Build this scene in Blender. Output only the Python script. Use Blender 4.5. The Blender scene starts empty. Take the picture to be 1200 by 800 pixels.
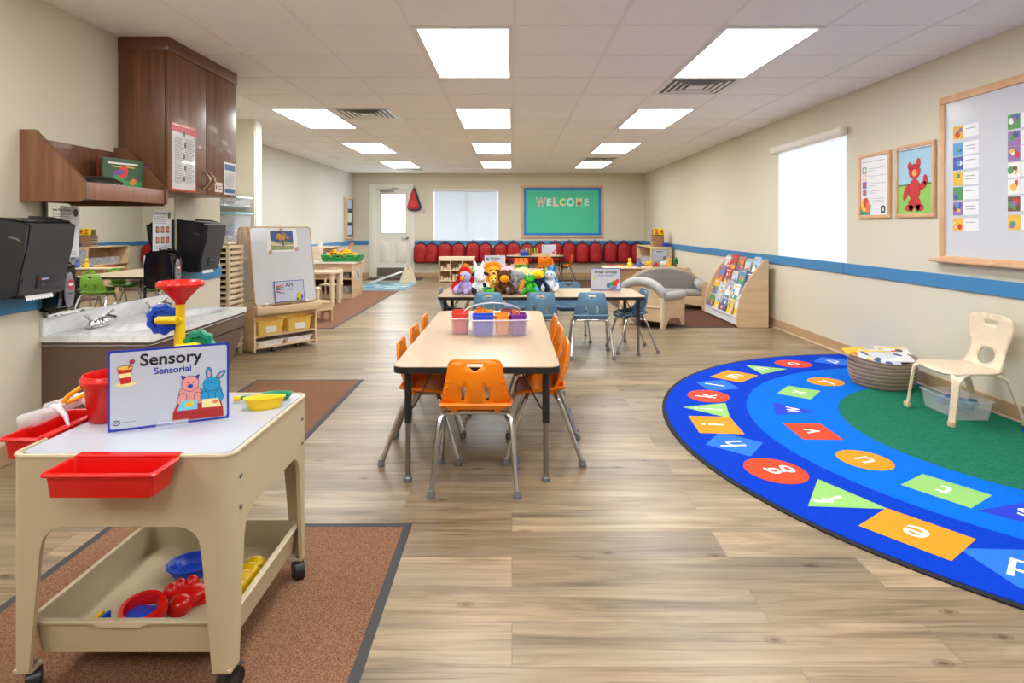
import bpy, bmesh, math, random
from mathutils import Vector, Matrix, geometry
random.seed(7)
R = math.radians
S = bpy.context.scene
COL = S.collection
# ---------------------------------------------------------------- camera, world, exposure
F, CX, HY, CH, CEIL = 702.0, 600.0, 264.5, 1.18, 2.38
cd = bpy.data.cameras.new('camera'); cam = bpy.data.objects.new('camera', cd); COL.objects.link(cam)
cam.location = (0, 0, CH); cam.rotation_euler = (R(90), 0, 0)
cd.sensor_width = 36; cd.lens = F/1200*36; cd.shift_y = -(400-HY)/1200; cd.clip_start = .05
S.camera = cam
w = bpy.data.worlds.new('world'); S.world = w; w.use_nodes = True
w.node_tree.nodes['Background'].inputs[0].default_value = (.75, .85, 1, 1)
w.node_tree.nodes['Background'].inputs[1].default_value = 1.0
S.view_settings.view_transform = 'Standard'; S.view_settings.look = 'None'
S.view_settings.exposure = 0.16; S.view_settings.gamma = 1.0; S.view_settings.use_curve_mapping = False
PANEL_E, WIN_E = 14.0, 6.0
S.cycles.max_bounces = 10; S.cycles.diffuse_bounces = 6; S.cycles.transparent_max_bounces = 16
S.cycles.caustics_reflective = False; S.cycles.caustics_refractive = False; S.cycles.sample_clamp_indirect = 6

# ---------------------------------------------------------------- materials
def lin(c):
    return tuple(((x/255)/12.92 if x/255 <= .04045 else ((x/255+.055)/1.055)**2.4) for x in c)
def nodes(name):
    m = bpy.data.materials.new(name); m.use_nodes = True
    return m, m.node_tree.nodes, m.node_tree.links, m.node_tree.nodes['Principled BSDF']
_mc = {}
def mat(rgb, rough=.5, metal=0, spec=.5, bump=0, bscale=200, var=.05, vscale=6, alpha=1, coat=0, trans=0, emit=0):
    key = (tuple(rgb), rough, metal, spec, bump, bscale, var, vscale, alpha, coat, trans, emit)
    if key in _mc: return _mc[key]
    m, N, L, b = nodes('mat_%d' % len(_mc)); c = lin(rgb)
    tc = N.new('ShaderNodeTexCoord')
    nz = N.new('ShaderNodeTexNoise'); nz.inputs['Scale'].default_value = vscale; nz.inputs['Detail'].default_value = 3
    L.new(tc.outputs['Object'], nz.inputs['Vector'])
    mx = N.new('ShaderNodeMix'); mx.data_type = 'RGBA'
    mx.inputs[6].default_value = tuple(x*(1-var) for x in c)+(1,); mx.inputs[7].default_value = tuple(min(1, x*(1+var)) for x in c)+(1,)
    L.new(nz.outputs['Fac'], mx.inputs[0]); L.new(mx.outputs[2], b.inputs['Base Color'])
    b.inputs['Roughness'].default_value = rough; b.inputs['Metallic'].default_value = metal
    b.inputs['Specular IOR Level'].default_value = spec; b.inputs['Alpha'].default_value = alpha
    b.inputs['Coat Weight'].default_value = coat; b.inputs['Transmission Weight'].default_value = trans
    if emit:
        b.inputs['Emission Color'].default_value = c+(1,); b.inputs['Emission Strength'].default_value = emit
    if bump:
        n2 = N.new('ShaderNodeTexNoise'); n2.inputs['Scale'].default_value = bscale; n2.inputs['Detail'].default_value = 2
        L.new(tc.outputs['Object'], n2.inputs['Vector'])
        bp = N.new('ShaderNodeBump'); bp.inputs['Strength'].default_value = bump; bp.inputs['Distance'].default_value = .01
        L.new(n2.outputs['Fac'], bp.inputs['Height']); L.new(bp.outputs[0], b.inputs['Normal'])
    _mc[key] = m
    return m
def ramp(N, stops):
    r = N.new('ShaderNodeValToRGB'); e = r.color_ramp.elements
    while len(e) < len(stops): e.new(.5)
    for i, (p, c) in enumerate(stops):
        e[i].position = p; e[i].color = lin(c)+(1,)
    return r
def wood(name, c1, c2, scale=(3, 3, 30), rough=.45, coat=0, detail=4, spec=.5):
    m, N, L, b = nodes(name)
    tc = N.new('ShaderNodeTexCoord'); mp = N.new('ShaderNodeMapping'); mp.inputs['Scale'].default_value = scale
    L.new(tc.outputs['Object'], mp.inputs['Vector'])
    nz = N.new('ShaderNodeTexNoise'); nz.inputs['Scale'].default_value = 1; nz.inputs['Detail'].default_value = detail; nz.inputs['Roughness'].default_value = .6
    L.new(mp.outputs[0], nz.inputs['Vector'])
    r = ramp(N, [(.3, c1), (.7, c2)]); L.new(nz.outputs['Fac'], r.inputs[0]); L.new(r.outputs[0], b.inputs['Base Color'])
    b.inputs['Roughness'].default_value = rough; b.inputs['Coat Weight'].default_value = coat; b.inputs['Specular IOR Level'].default_value = spec
    return m
def emitm(name, rgb, st):
    m = bpy.data.materials.new(name); m.use_nodes = True; N = m.node_tree.nodes; L = m.node_tree.links
    N.remove(N['Principled BSDF']); e = N.new('ShaderNodeEmission'); e.inputs[0].default_value = lin(rgb)+(1,); e.inputs[1].default_value = st
    L.new(e.outputs[0], N['Material Output'].inputs[0]); return m

def floor_mat():
    m, N, L, b = nodes('floor_planks')
    tc = N.new('ShaderNodeTexCoord')
    br = N.new('ShaderNodeTexBrick'); br.offset = .37; br.offset_frequency = 2
    for k, v in (('Scale', 1), ('Mortar Size', .0012), ('Mortar Smooth', .1), ('Brick Width', 1.22), ('Row Height', .178), ('Bias', 0)): br.inputs[k].default_value = v
    br.inputs['Color1'].default_value = (0, 0, 0, 1); br.inputs['Color2'].default_value = (1, 1, 1, 1); br.inputs['Mortar'].default_value = (.3, .3, .3, 1)
    L.new(tc.outputs['Object'], br.inputs['Vector'])
    # per-plank shift of the grain
    vm = N.new('ShaderNodeVectorMath'); vm.operation = 'MULTIPLY_ADD'
    L.new(br.outputs['Color'], vm.inputs[0]); vm.inputs[1].default_value = (7.3, 3.1, 0); L.new(tc.outputs['Object'], vm.inputs[2])
    def noise(sc, s, det, dist=0):
        mp = N.new('ShaderNodeMapping'); mp.inputs['Scale'].default_value = sc; L.new(vm.outputs[0], mp.inputs['Vector'])
        n = N.new('ShaderNodeTexNoise'); n.inputs['Scale'].default_value = s; n.inputs['Detail'].default_value = det
        n.inputs['Distortion'].default_value = dist; n.inputs['Roughness'].default_value = .62; L.new(mp.outputs[0], n.inputs['Vector']); return n
    g1 = noise((.9, 9, 1), 1.6, 6, .9); g2 = noise((2.2, 75, 1), 1.0, 5, .3); g3 = noise((.7, 2.2, 1), 1.3, 2)
    r1 = ramp(N, [(.24, (106, 91, 71)), (.40, (155, 139, 111)), (.55, (180, 163, 134)), (.75, (196, 181, 154))]); L.new(g1.outputs['Fac'], r1.inputs[0])
    r2 = ramp(N, [(.27, (166, 156, 146)), (.42, (236, 232, 228)), (.6, (255, 255, 255))]); L.new(g2.outputs['Fac'], r2.inputs[0])
    mx = N.new('ShaderNodeMix'); mx.data_type = 'RGBA'; mx.blend_type = 'MULTIPLY'; mx.inputs[0].default_value = .8
    L.new(r1.outputs[0], mx.inputs[6]); L.new(r2.outputs[0], mx.inputs[7])
    r3 = ramp(N, [(.3, (205, 205, 210)), (.7, (255, 248, 240))]); L.new(g3.outputs['Fac'], r3.inputs[0])
    m3 = N.new('ShaderNodeMix'); m3.data_type = 'RGBA'; m3.blend_type = 'MULTIPLY'; m3.inputs[0].default_value = 1
    L.new(mx.outputs[2], m3.inputs[6]); L.new(r3.outputs[0], m3.inputs[7])
    # plank tone
    r4 = ramp(N, [(0, (224, 218, 212)), (1, (255, 255, 255))]); L.new(br.outputs['Color'], r4.inputs[0])
    m4 = N.new('ShaderNodeMix'); m4.data_type = 'RGBA'; m4.blend_type = 'MULTIPLY'; m4.inputs[0].default_value = 1
    L.new(m3.outputs[2], m4.inputs[6]); L.new(r4.outputs[0], m4.inputs[7])
    # knots
    mp = N.new('ShaderNodeMapping'); mp.inputs['Scale'].default_value = (1.7, 3.4, 1); L.new(vm.outputs[0], mp.inputs['Vector'])
    vo = N.new('ShaderNodeTexVoronoi'); vo.inputs['Scale'].default_value = 1.0; vo.voronoi_dimensions = '2D'; L.new(mp.outputs[0], vo.inputs['Vector'])
    rk = ramp(N, [(.0, (90, 76, 62)), (.02, (150, 134, 116)), (.032, (236, 230, 222)), (.042, (196, 184, 168)), (.06, (255, 255, 255))]); L.new(vo.outputs['Distance'], rk.inputs[0])
    m5 = N.new('ShaderNodeMix'); m5.data_type = 'RGBA'; m5.blend_type = 'MULTIPLY'; m5.inputs[0].default_value = .75
    L.new(m4.outputs[2], m5.inputs[6]); L.new(rk.outputs[0], m5.inputs[7])
    mo = N.new('ShaderNodeMix'); mo.data_type = 'RGBA'; L.new(br.outputs['Fac'], mo.inputs[0]); L.new(m5.outputs[2], mo.inputs[6]); mo.inputs[7].default_value = lin((120, 104, 88))+(1,)
    L.new(mo.outputs[2], b.inputs['Base Color'])
    b.inputs['Roughness'].default_value = .34; b.inputs['Specular IOR Level'].default_value = .5
    bp = N.new('ShaderNodeBump'); bp.inputs['Strength'].default_value = .12; bp.inputs['Distance'].default_value = .004
    L.new(g2.outputs['Fac'], bp.inputs['Height']); L.new(bp.outputs[0], b.inputs['Normal'])
    return m
def ceiling_mat():
    m, N, L, b = nodes('ceiling_tiles')
    tc = N.new('ShaderNodeTexCoord')
    nz = N.new('ShaderNodeTexNoise'); nz.inputs['Scale'].default_value = 220; L.new(tc.outputs['Object'], nz.inputs['Vector'])
    r = ramp(N, [(.3, (242, 241, 240)), (.7, (250, 250, 249))]); L.new(nz.outputs['Fac'], r.inputs[0]); L.new(r.outputs[0], b.inputs['Base Color'])
    b.inputs['Roughness'].default_value = .95
    bp = N.new('ShaderNodeBump'); bp.inputs['Strength'].default_value = .3; bp.inputs['Distance'].default_value = .003
    L.new(nz.outputs['Fac'], bp.inputs['Height']); L.new(bp.outputs[0], b.inputs['Normal'])
    return m
def carpet_mat(name, c1, c2, sc=160):
    m, N, L, b = nodes(name)
    tc = N.new('ShaderNodeTexCoord'); nz = N.new('ShaderNodeTexNoise'); nz.inputs['Scale'].default_value = sc; nz.inputs['Detail'].default_value = 2
    L.new(tc.outputs['Object'], nz.inputs['Vector']); r = ramp(N, [(.36, c1), (.64, c2)]); L.new(nz.outputs['Fac'], r.inputs[0]); L.new(r.outputs[0], b.inputs['Base Color'])
    b.inputs['Roughness'].default_value = 1; b.inputs['Specular IOR Level'].default_value = .1
    bp = N.new('ShaderNodeBump'); bp.inputs['Strength'].default_value = .6; bp.inputs['Distance'].default_value = .004
    L.new(nz.outputs['Fac'], bp.inputs['Height']); L.new(bp.outputs[0], b.inputs['Normal'])
    return m
def marble_mat():
    m, N, L, b = nodes('white_marble')
    tc = N.new('ShaderNodeTexCoord'); mp = N.new('ShaderNodeMapping'); mp.inputs['Rotation'].default_value = (0, 0, R(35)); mp.inputs['Scale'].default_value = (4, .9, 2); L.new(tc.outputs['Object'], mp.inputs['Vector'])
    nz = N.new('ShaderNodeTexNoise'); nz.inputs['Scale'].default_value = 1.6; nz.inputs['Detail'].default_value = 7; nz.inputs['Distortion'].default_value = 1.2; L.new(mp.outputs[0], nz.inputs['Vector'])
    r = ramp(N, [(.44, (230, 232, 234)), (.49, (214, 218, 222)), (.53, (231, 233, 234)), (.8, (236, 237, 238))]); L.new(nz.outputs['Fac'], r.inputs[0]); L.new(r.outputs[0], b.inputs['Base Color'])
    b.inputs['Roughness'].default_value = .22; return m

MAPLE = wood('maple', (206, 176, 138), (226, 200, 164), (2, 2, 14), .5)
MAPLEL = wood('pale_birch', (224, 204, 174), (238, 222, 196), (2, 2, 16), .45)
MAPLED = wood('honey_maple', (190, 156, 116), (208, 178, 140), (2, 2, 12), .5)
OAKF = wood('oak_frame', (206, 160, 116), (222, 182, 140), (8, 8, 8), .45)
WAL = wood('walnut_laminate', (98, 62, 40), (132, 90, 62), (22, 22, 1.2), .36, .08)
TTOP = wood('table_laminate', (180, 156, 124), (194, 171, 140), (14, 1.5, 2), .38)
WALLM = mat((216, 210, 190), .85, var=.01, bump=.05, bscale=90)
STRIPE = mat((60, 132, 184), .4, var=.02)
BASEM = wood('baseboard_vinyl', (176, 146, 112), (194, 164, 128), (3, 3, 30), .5)
WHITE = mat((236, 236, 234), .4, var=.01)
OFFW = mat((226, 222, 212), .5, var=.01)
BLACK = mat((28, 28, 30), .35, var=.02)
DARK = mat((48, 48, 52), .4, var=.03)
GREYP = mat((110, 112, 118), .35, var=.03)
CHROME = mat((200, 200, 202), .16, 1, var=.01)
STEEL = mat((150, 148, 146), .3, 1, var=.02)
RED = mat((208, 18, 14), .25, var=.02)
YEL = mat((240, 200, 10), .3, var=.02)
BLUE = mat((16, 72, 200), .3, var=.02)
GREEN = mat((16, 140, 104), .35, var=.02)
ORANGE = mat((240, 118, 14), .35, var=.02)
CLEAR = mat((225, 232, 240), .15, var=.01, alpha=.25)
FROST = mat((232, 236, 244), .2, var=.01, alpha=.26)

# ---------------------------------------------------------------- mesh builder
_tc = {}
def text_geo(s, size=1.0, bold=0.0):
    k = (s, bold)
    if k not in _tc:
        c = bpy.data.curves.new('txt', 'FONT'); c.body = s; c.size = 1; c.align_x = 'CENTER'; c.align_y = 'CENTER'; c.offset = bold; c.resolution_u = 3
        o = bpy.data.objects.new('txt', c); COL.objects.link(o)
        me = bpy.data.meshes.new_from_object(o.evaluated_get(bpy.context.evaluated_depsgraph_get()))
        _tc[k] = ([tuple(v.co) for v in me.vertices], [tuple(p.vertices) for p in me.polygons])
        bpy.data.objects.remove(o); bpy.data.curves.remove(c); bpy.data.meshes.remove(me)
    v, f = _tc[k]
    return [(a[0]*size, a[1]*size, 0) for a in v], f
class B:
    def __init__(s): s.v = []; s.f = []; s.mi = []; s.ms = []; s.M = Matrix.Identity(4)
    def add(s, vs, fs, m, M=None):
        n = len(s.v); T = s.M @ M if M is not None else s.M
        s.v += [tuple(T @ Vector(v)) for v in vs]
        if m not in s.ms: s.ms.append(m)
        i = s.ms.index(m)
        for f in fs: s.f.append([n+k for k in f]); s.mi.append(i)
        return s
    def bm(s, bmo, m, M=None):
        bmo.verts.index_update()
        s.add([v.co.copy() for v in bmo.verts], [[v.index for v in f.verts] for f in bmo.faces], m, M); bmo.free(); return s
    def box(s, a, b, m, r=0, seg=2, M=None):
        x0, y0, z0 = a; x1, y1, z1 = b
        if r <= 0:
            return s.add([(x0,y0,z0),(x1,y0,z0),(x1,y1,z0),(x0,y1,z0),(x0,y0,z1),(x1,y0,z1),(x1,y1,z1),(x0,y1,z1)],
                         [(0,3,2,1),(4,5,6,7),(0,1,5,4),(1,2,6,5),(2,3,7,6),(3,0,4,7)], m, M)
        bo = bmesh.new(); bmesh.ops.create_cube(bo, size=1)
        for v in bo.verts: v.co = Vector(((x0+x1)/2+v.co.x*(x1-x0), (y0+y1)/2+v.co.y*(y1-y0), (z0+z1)/2+v.co.z*(z1-z0)))
        bmesh.ops.bevel(bo, geom=bo.edges[:], offset=min(r, .49*min(x1-x0, y1-y0, z1-z0)), segments=seg, profile=.5, affect='EDGES')
        return s.bm(bo, m, M)
    def tube(s, pts, r, m, n=10, cap=True, closed=False):
        pts = [Vector(p) for p in pts]; rs = r if isinstance(r, (list, tuple)) else [r]*len(pts)
        vs = []; fs = []; prev = None; k = len(pts)
        for i, p in enumerate(pts):
            if closed: d = pts[(i+1) % k]-pts[i-1]
            else: d = (pts[min(i+1, k-1)]-pts[max(i-1, 0)])
            d.normalize()
            if prev is None:
                a = Vector((0, 0, 1)) if abs(d.z) < .9 else Vector((1, 0, 0)); u = d.cross(a).normalized()
            else: u = (prev-d*prev.dot(d)).normalized()
            prev = u; w_ = d.cross(u)
            for j in range(n):
                t = 2*math.pi*j/n; vs.append(p+(u*math.cos(t)+w_*math.sin(t))*rs[i])
        for i in range(k if closed else k-1):
            for j in range(n):
                a, b_ = i*n, ((i+1) % k)*n
                fs.append((a+j, a+(j+1) % n, b_+(j+1) % n, b_+j))
        if cap and not closed: fs.append(tuple(range(n))[::-1]); fs.append(tuple((k-1)*n+j for j in range(n)))
        return s.add(vs, fs, m)
    def cyl(s, p0, p1, r, m, r2=None, n=16): return s.tube([p0, p1], [r, r if r2 is None else r2], m, n)
    def lathe(s, prof, m, n=24, M=None, c=(0, 0, 0), sx=1, sy=1):
        vs = []; fs = []; k = len(prof)
        for r, z in prof:
            for j in range(n):
                t = 2*math.pi*j/n; vs.append((c[0]+r*math.cos(t)*sx, c[1]+r*math.sin(t)*sy, c[2]+z))
        for i in range(k-1):
            for j in range(n): fs.append((i*n+j, i*n+(j+1) % n, (i+1)*n+(j+1) % n, (i+1)*n+j))
        if prof[0][0] > 1e-6: fs.append(tuple(range(n))[::-1])
        if prof[-1][0] > 1e-6: fs.append(tuple((k-1)*n+j for j in range(n)))
        return s.add(vs, fs, m, M)
    def shell(s, prof, m, n=24, c=(0, 0, 0), sx=1, sy=1, M=None):      # open lathe (thin wall given by the profile going up and down)
        vs = []; fs = []; k = len(prof)
        for r, z in prof:
            for j in range(n):
                t = 2*math.pi*j/n; vs.append((c[0]+r*math.cos(t)*sx, c[1]+r*math.sin(t)*sy, c[2]+z))
        for i in range(k-1):
            for j in range(n): fs.append((i*n+j, i*n+(j+1) % n, (i+1)*n+(j+1) % n, (i+1)*n+j))
        return s.add(vs, fs, m, M)
    def ball(s, c, r, m, n=14, M=None, rot=None):
        if not isinstance(r, (list, tuple)): r = (r, r, r)
        h = n//2+1; vs = [(0, 0, -1)]; fs = []
        for i in range(1, h):
            ph = -math.pi/2+math.pi*i/h
            for j in range(n): t = 2*math.pi*j/n; vs.append((math.cos(ph)*math.cos(t), math.cos(ph)*math.sin(t), math.sin(ph)))
        vs.append((0, 0, 1)); L_ = len(vs)-1
        for j in range(n): fs.append((0, 1+(j+1) % n, 1+j)); fs.append((L_, L_-n+j, L_-n+(j+1) % n))
        for i in range(h-2):
            for j in range(n): fs.append((1+i*n+j, 1+i*n+(j+1) % n, 1+(i+1)*n+(j+1) % n, 1+(i+1)*n+j))
        Q = rot.to_matrix().to_4x4() if rot is not None else Matrix.Identity(4)
        T = Matrix.Translation(c) @ Q @ Matrix.Diagonal((*r, 1))
        return s.add([tuple(T @ Vector(v)) for v in vs], fs, m, M)
    def prism(s, poly, t0, t1, m, plane='xy', M=None):
        def P3(p, t): return {'xy': (p[0], p[1], t), 'xz': (p[0], t, p[1]), 'yz': (t, p[0], p[1])}[plane]
        n = len(poly); vs = [P3(p, t0) for p in poly]+[P3(p, t1) for p in poly]
        fs = [(i, (i+1) % n, n+(i+1) % n, n+i) for i in range(n)]
        tri = geometry.tessellate_polygon([[Vector((p[0], p[1], 0)) for p in poly]])
        for t in tri: fs.append(tuple(t)); fs.append(tuple(n+k for k in t[::-1]))
        return s.add(vs, fs, m, M)
    def pillow(s, poly, d, m, prof=((1, 0), (1, .5), (.94, .78), (.82, .93), (.6, 1)), M=None, cc=None):
        n = len(poly); cx = sum(p[0] for p in poly)/n; cy = sum(p[1] for p in poly)/n
        if cc: cx, cy = cc
        vs = []; fs = []
        for sc, z in prof: vs += [(cx+(p[0]-cx)*sc, cy+(p[1]-cy)*sc, z*d) for p in poly]
        k = len(prof)
        for i in range(k-1):
            for j in range(n): fs.append((i*n+j, i*n+(j+1) % n, (i+1)*n+(j+1) % n, (i+1)*n+j))
        vs.append((cx, cy, prof[-1][1]*d)); c = len(vs)-1
        for j in range(n): fs.append(((k-1)*n+j, (k-1)*n+(j+1) % n, c))
        fs.append(tuple(range(n))[::-1])
        return s.add(vs, fs, m, M)
    # flat drawing in the local xy plane
    def poly(s, pts, z, m): 
        n = len(pts)
        tri = geometry.tessellate_polygon([[Vector((p[0], p[1], 0)) for p in pts]])
        ar = sum(pts[i][0]*pts[(i+1) % n][1]-pts[(i+1) % n][0]*pts[i][1] for i in range(n))
        out = []
        for t in tri:
            a, b, c = (pts[k] for k in t)
            out.append(tuple(t) if (b[0]-a[0])*(c[1]-a[1])-(b[1]-a[1])*(c[0]-a[0]) > 0 else tuple(t[::-1]))
        return s.add([(p[0], p[1], z) for p in pts], out, m)
    def rect(s, x0, y0, x1, y1, z, m): return s.poly([(x0, y0), (x1, y0), (x1, y1), (x0, y1)], z, m)
    def ell(s, cx, cy, rx, ry, z, m, rot=0, n=24):
        c, d = math.cos(rot), math.sin(rot)
        return s.poly([(cx+rx*math.cos(t)*c-ry*math.sin(t)*d, cy+rx*math.cos(t)*d+ry*math.sin(t)*c) for t in [2*math.pi*i/n for i in range(n)]], z, m)
    def txt(s, t, x, y, size, z, m, rot=0, bold=0, wide=1):
        v, f = text_geo(t, size, bold)
        return s.add(v, f, m, Matrix.Translation((x, y, z)) @ Matrix.Rotation(rot, 4, 'Z') @ Matrix.Diagonal((wide, 1, 1, 1)))
    def obj(s, name, parent=None, loc=None, smooth=35, sol=0, bev=0):
        me = bpy.data.meshes.new(name); me.from_pydata(s.v, [], s.f)
        for m in s.ms: me.materials.append(m)
        me.polygons.foreach_set('material_index', s.mi); me.update()
        if smooth: me.shade_smooth(); me.set_sharp_from_angle(angle=R(smooth))
        o = bpy.data.objects.new(name, me); COL.objects.link(o)
        if parent: o.parent = parent
        if loc: o.location = loc
        if sol:
            q = o.modifiers.new('solid', 'SOLIDIFY'); q.thickness = sol; q.offset = 0
        if bev:
            q = o.modifiers.new('bevel', 'BEVEL'); q.width = bev; q.segments = 2; q.limit_method = 'ANGLE'
        return o
def tag(o, label, cat, group=None):
    o['label'] = label; o['category'] = cat
    if group: o['group'] = group
    return o
def thing(name, label, cat, loc=(0, 0, 0), rz=0, group=None):
    o = bpy.data.objects.new(name, None); COL.objects.link(o); o.empty_display_size = .05
    o.location = loc; o.rotation_euler = (0, 0, rz); return tag(o, label, cat, group)
def struct(b, name, parent=None, **k):
    o = b.obj(name, parent, **k); o['kind'] = 'structure'; return o
def copy_tree(o, parent=None):
    c = o.copy(); COL.objects.link(c)
    if parent: c.parent = parent
    for ch in list(o.children): copy_tree(ch, c)
    return c
def dup(o, loc, rz, label, group=None):
    c = copy_tree(o); c.location = loc; c.rotation_euler = (0, 0, rz); c['label'] = label
    if group: c['group'] = group
    return c
def face(o, u, n):                     # frame: x along u, z along n
    u = Vector(u).normalized(); n = Vector(n).normalized(); v = n.cross(u)
    M = Matrix.Identity(4)
    for i in range(3): M[i][0] = u[i]; M[i][1] = v[i]; M[i][2] = n[i]; M[i][3] = o[i]
    return M
def rrect(x0, y0, x1, y1, r, n=5):
    out = []
    for cx, cy, a in ((x1-r, y1-r, 0), (x0+r, y1-r, 90), (x0+r, y0+r, 180), (x1-r, y0+r, 270)):
        for i in range(n+1): t = R(a+90*i/n); out.append((cx+r*math.cos(t), cy+r*math.sin(t)))
    return out
def arcp(c, r, a0, a1, n, z=None): return [(c[0]+r*math.cos(R(a0+(a1-a0)*i/n)), c[1]+r*math.sin(R(a0+(a1-a0)*i/n))) for i in range(n+1)]
def fillet(pts, r, n=4):               # round the inner corners of a 3D polyline
    pts = [Vector(p) for p in pts]; out = [pts[0]]
    for i in range(1, len(pts)-1):
        a, b, c = pts[i-1], pts[i], pts[i+1]; d1 = (a-b); d2 = (c-b); k = min(r, d1.length*.49, d2.length*.49)
        p, q = b+d1.normalized()*k, b+d2.normalized()*k
        for j in range(n+1): t = j/n; out.append(p*(1-t)**2+b*2*t*(1-t)+q*t*t)
    out.append(pts[-1]); return out
def inside(p, poly):
    r = False; n = len(poly); j = n-1
    for i in range(n):
        a, b = poly[i], poly[j]
        if (a[1] > p[1]) != (b[1] > p[1]) and p[0] < (b[0]-a[0])*(p[1]-a[1])/(b[1]-a[1])+a[0]: r = not r
        j = i
    return r
def sheet(b, outline, holes, fn, m, step=.03):
    vs = []; ed = []
    for lp in [outline]+holes:
        n0 = len(vs); vs += [Vector(p) for p in lp]; ed += [(n0+i, n0+(i+1) % len(lp)) for i in range(len(lp))]
    xs = [p[0] for p in outline]; ys = [p[1] for p in outline]
    y = min(ys)+step/2
    while y < max(ys):
        x = min(xs)+step/2
        while x < max(xs):
            if inside((x, y), outline) and not any(inside((x, y), h) for h in holes): vs.append(Vector((x, y)))
            x += step
        y += step
    r = geometry.delaunay_2d_cdt(vs, ed, [], 0, 1e-6)
    v2, fs = r[0], []
    for f in r[2]:
        c = sum((v2[k] for k in f), Vector((0, 0)))/len(f)
        if inside(c, outline) and not any(inside(c, h) for h in holes): fs.append(tuple(f))
    return b.add([fn(p[0], p[1]) for p in v2], fs, m)

# ---------------------------------------------------------------- the room
XR, XL, XF, YB, YF = 3.045, -2.50, -3.665, 13.75, -4.6
WIN = (5.46, 6.87, .842, 2.00)      # right-wall window: y0, y1, z0, z1
b = B(); b.box((XF-.2, YF-.2, -.1), (XR+.2, YB+.2, 0), floor_mat()); struct(b, 'floor')
b = B(); b.box((XF-.2, YF-.2, CEIL), (XR+.2, YB+.2, CEIL+.1), ceiling_mat()); struct(b, 'ceiling')
b = B()    # right wall with window opening
y0, y1, z0, z1 = WIN
for a, c in (((XR, YF, 0), (XR+.15, y0, CEIL)), ((XR, y1, 0), (XR+.15, YB, CEIL)), ((XR, y0, 0), (XR+.15, y1, z0)), ((XR, y0, z1), (XR+.15, y1, CEIL))): b.box(a, c, WALLM)
struct(b, 'wall_right')
BW = (-1.82, -.30, .842, 2.03)      # back window x0,x1,z0,z1
DR = (-3.15, -2.33, 0, 2.035)       # door opening
b = B(); WY = YB
for a, c in (((XF-.2, WY, 0), (DR[0], WY+.15, CEIL)), ((DR[0], WY, DR[3]), (DR[1], WY+.15, CEIL)), ((DR[1], WY, 0), (BW[0], WY+.15, CEIL)),
             ((BW[0], WY, 0), (BW[1], WY+.15, BW[2])), ((BW[0], WY, BW[3]), (BW[1], WY+.15, CEIL)), ((BW[1], WY, 0), (XR+.2, WY+.15, CEIL))): b.box(a, c, WALLM)
struct(b, 'wall_back')
b = B(); b.box((XF-.2, YF-.15, 0), (XR+.2, YF, CEIL), WALLM); struct(b, 'wall_front')
b = B(); b.box((XL-.12, YF, 0), (XL, 5.13, CEIL), WALLM); struct(b, 'wall_left_near')
b = B(); b.box((-3.4, 5.0, 0), (XL-.12, 5.13, CEIL), WALLM); struct(b, 'wall_left_return')
b = B(); b.box((-3.42, 5.13, 0), (-3.3, 6.71, CEIL), WALLM); struct(b, 'wall_left_alcove')
b = B(); b.box((-3.8, 6.71, 0), (-2.887, 6.88, CEIL), WALLM); struct(b, 'wall_left_stub')
b = B(); b.box((-2.889, 6.74, 0), (-2.875, 6.884, CEIL), WHITE, .003); struct(b, 'trim_1')
b = B(); b.box((XF-.12, 6.88, 0), (XF, YB, CEIL), mat((214, 214, 206), .7, var=.01)); struct(b, 'wall_left_far')
# ceiling grid
T, X0G, Y0G = .627, .015, 3.592
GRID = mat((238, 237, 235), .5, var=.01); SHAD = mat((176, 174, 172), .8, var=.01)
b = B(); i = -6
while X0G+i*T < XR:
    x = X0G+i*T; i += 1
    if x > XF: b.box((x-.011, YF, CEIL-.004), (x+.011, YB, CEIL), GRID)
i = -14
while Y0G+i*T < YB:
    y = Y0G+i*T; i += 1
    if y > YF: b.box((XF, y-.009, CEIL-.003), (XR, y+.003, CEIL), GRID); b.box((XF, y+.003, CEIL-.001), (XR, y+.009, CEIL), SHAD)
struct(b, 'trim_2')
# stripes and baseboards
def band(name, segs, z0, z1, m, t):
    b = B()
    for (ax, ay), (bx, by), (nx, ny) in segs:
        x0, x1 = sorted((ax, bx)); y0, y1 = sorted((ay, by))
        if nx > 0: x1 += t
        if nx < 0: x0 -= t
        if ny < 0: y0 -= t
        b.box((x0, y0, z0), (x1, y1, z1), m, .004, 1)
    return struct(b, name)
band('trim_3', [((XR, YF), (XR, 5.47), (-1, 0)), ((XR, 5.475), (XR, YB), (-1, 0))], .742, .84, STRIPE, .016)
band('trim_4', [((XF+.02, YB), (-3.29, YB), (0, -1)), ((-2.24, YB), (XR-.016, YB), (0, -1))], .742, .84, STRIPE, .016)
band('trim_5', [((XL, YF), (XL, 3.17), (1, 0)), ((XL, 4.42), (XL, 5.13), (1, 0))], .742, .84, STRIPE, .016)
band('trim_6', [((XF, 6.9), (XF, YB), (1, 0))], .742, .84, STRIPE, .016)
band('baseboard_right', [((XR, YF), (XR, YB), (-1, 0))], 0, .105, BASEM, .012)
band('baseboard_shoe_right', [((XR-.012, YF), (XR-.012, YB), (-1, 0))], 0, .018, mat((206, 184, 152), .5), .016).name = 'trim_7'
band('baseboard_back', [((XF, YB), (-3.29, YB), (0, -1)), ((-2.24, YB), (XR-.04, YB), (0, -1))], 0, .105, BASEM, .012)
band('baseboard_left', [((XL, YF), (XL, 3.17), (1, 0)), ((XL, 4.36), (XL, 5.13), (1, 0)), ((XF, 6.9), (XF, YB), (1, 0))], 0, .105, BASEM, .012)
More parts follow.
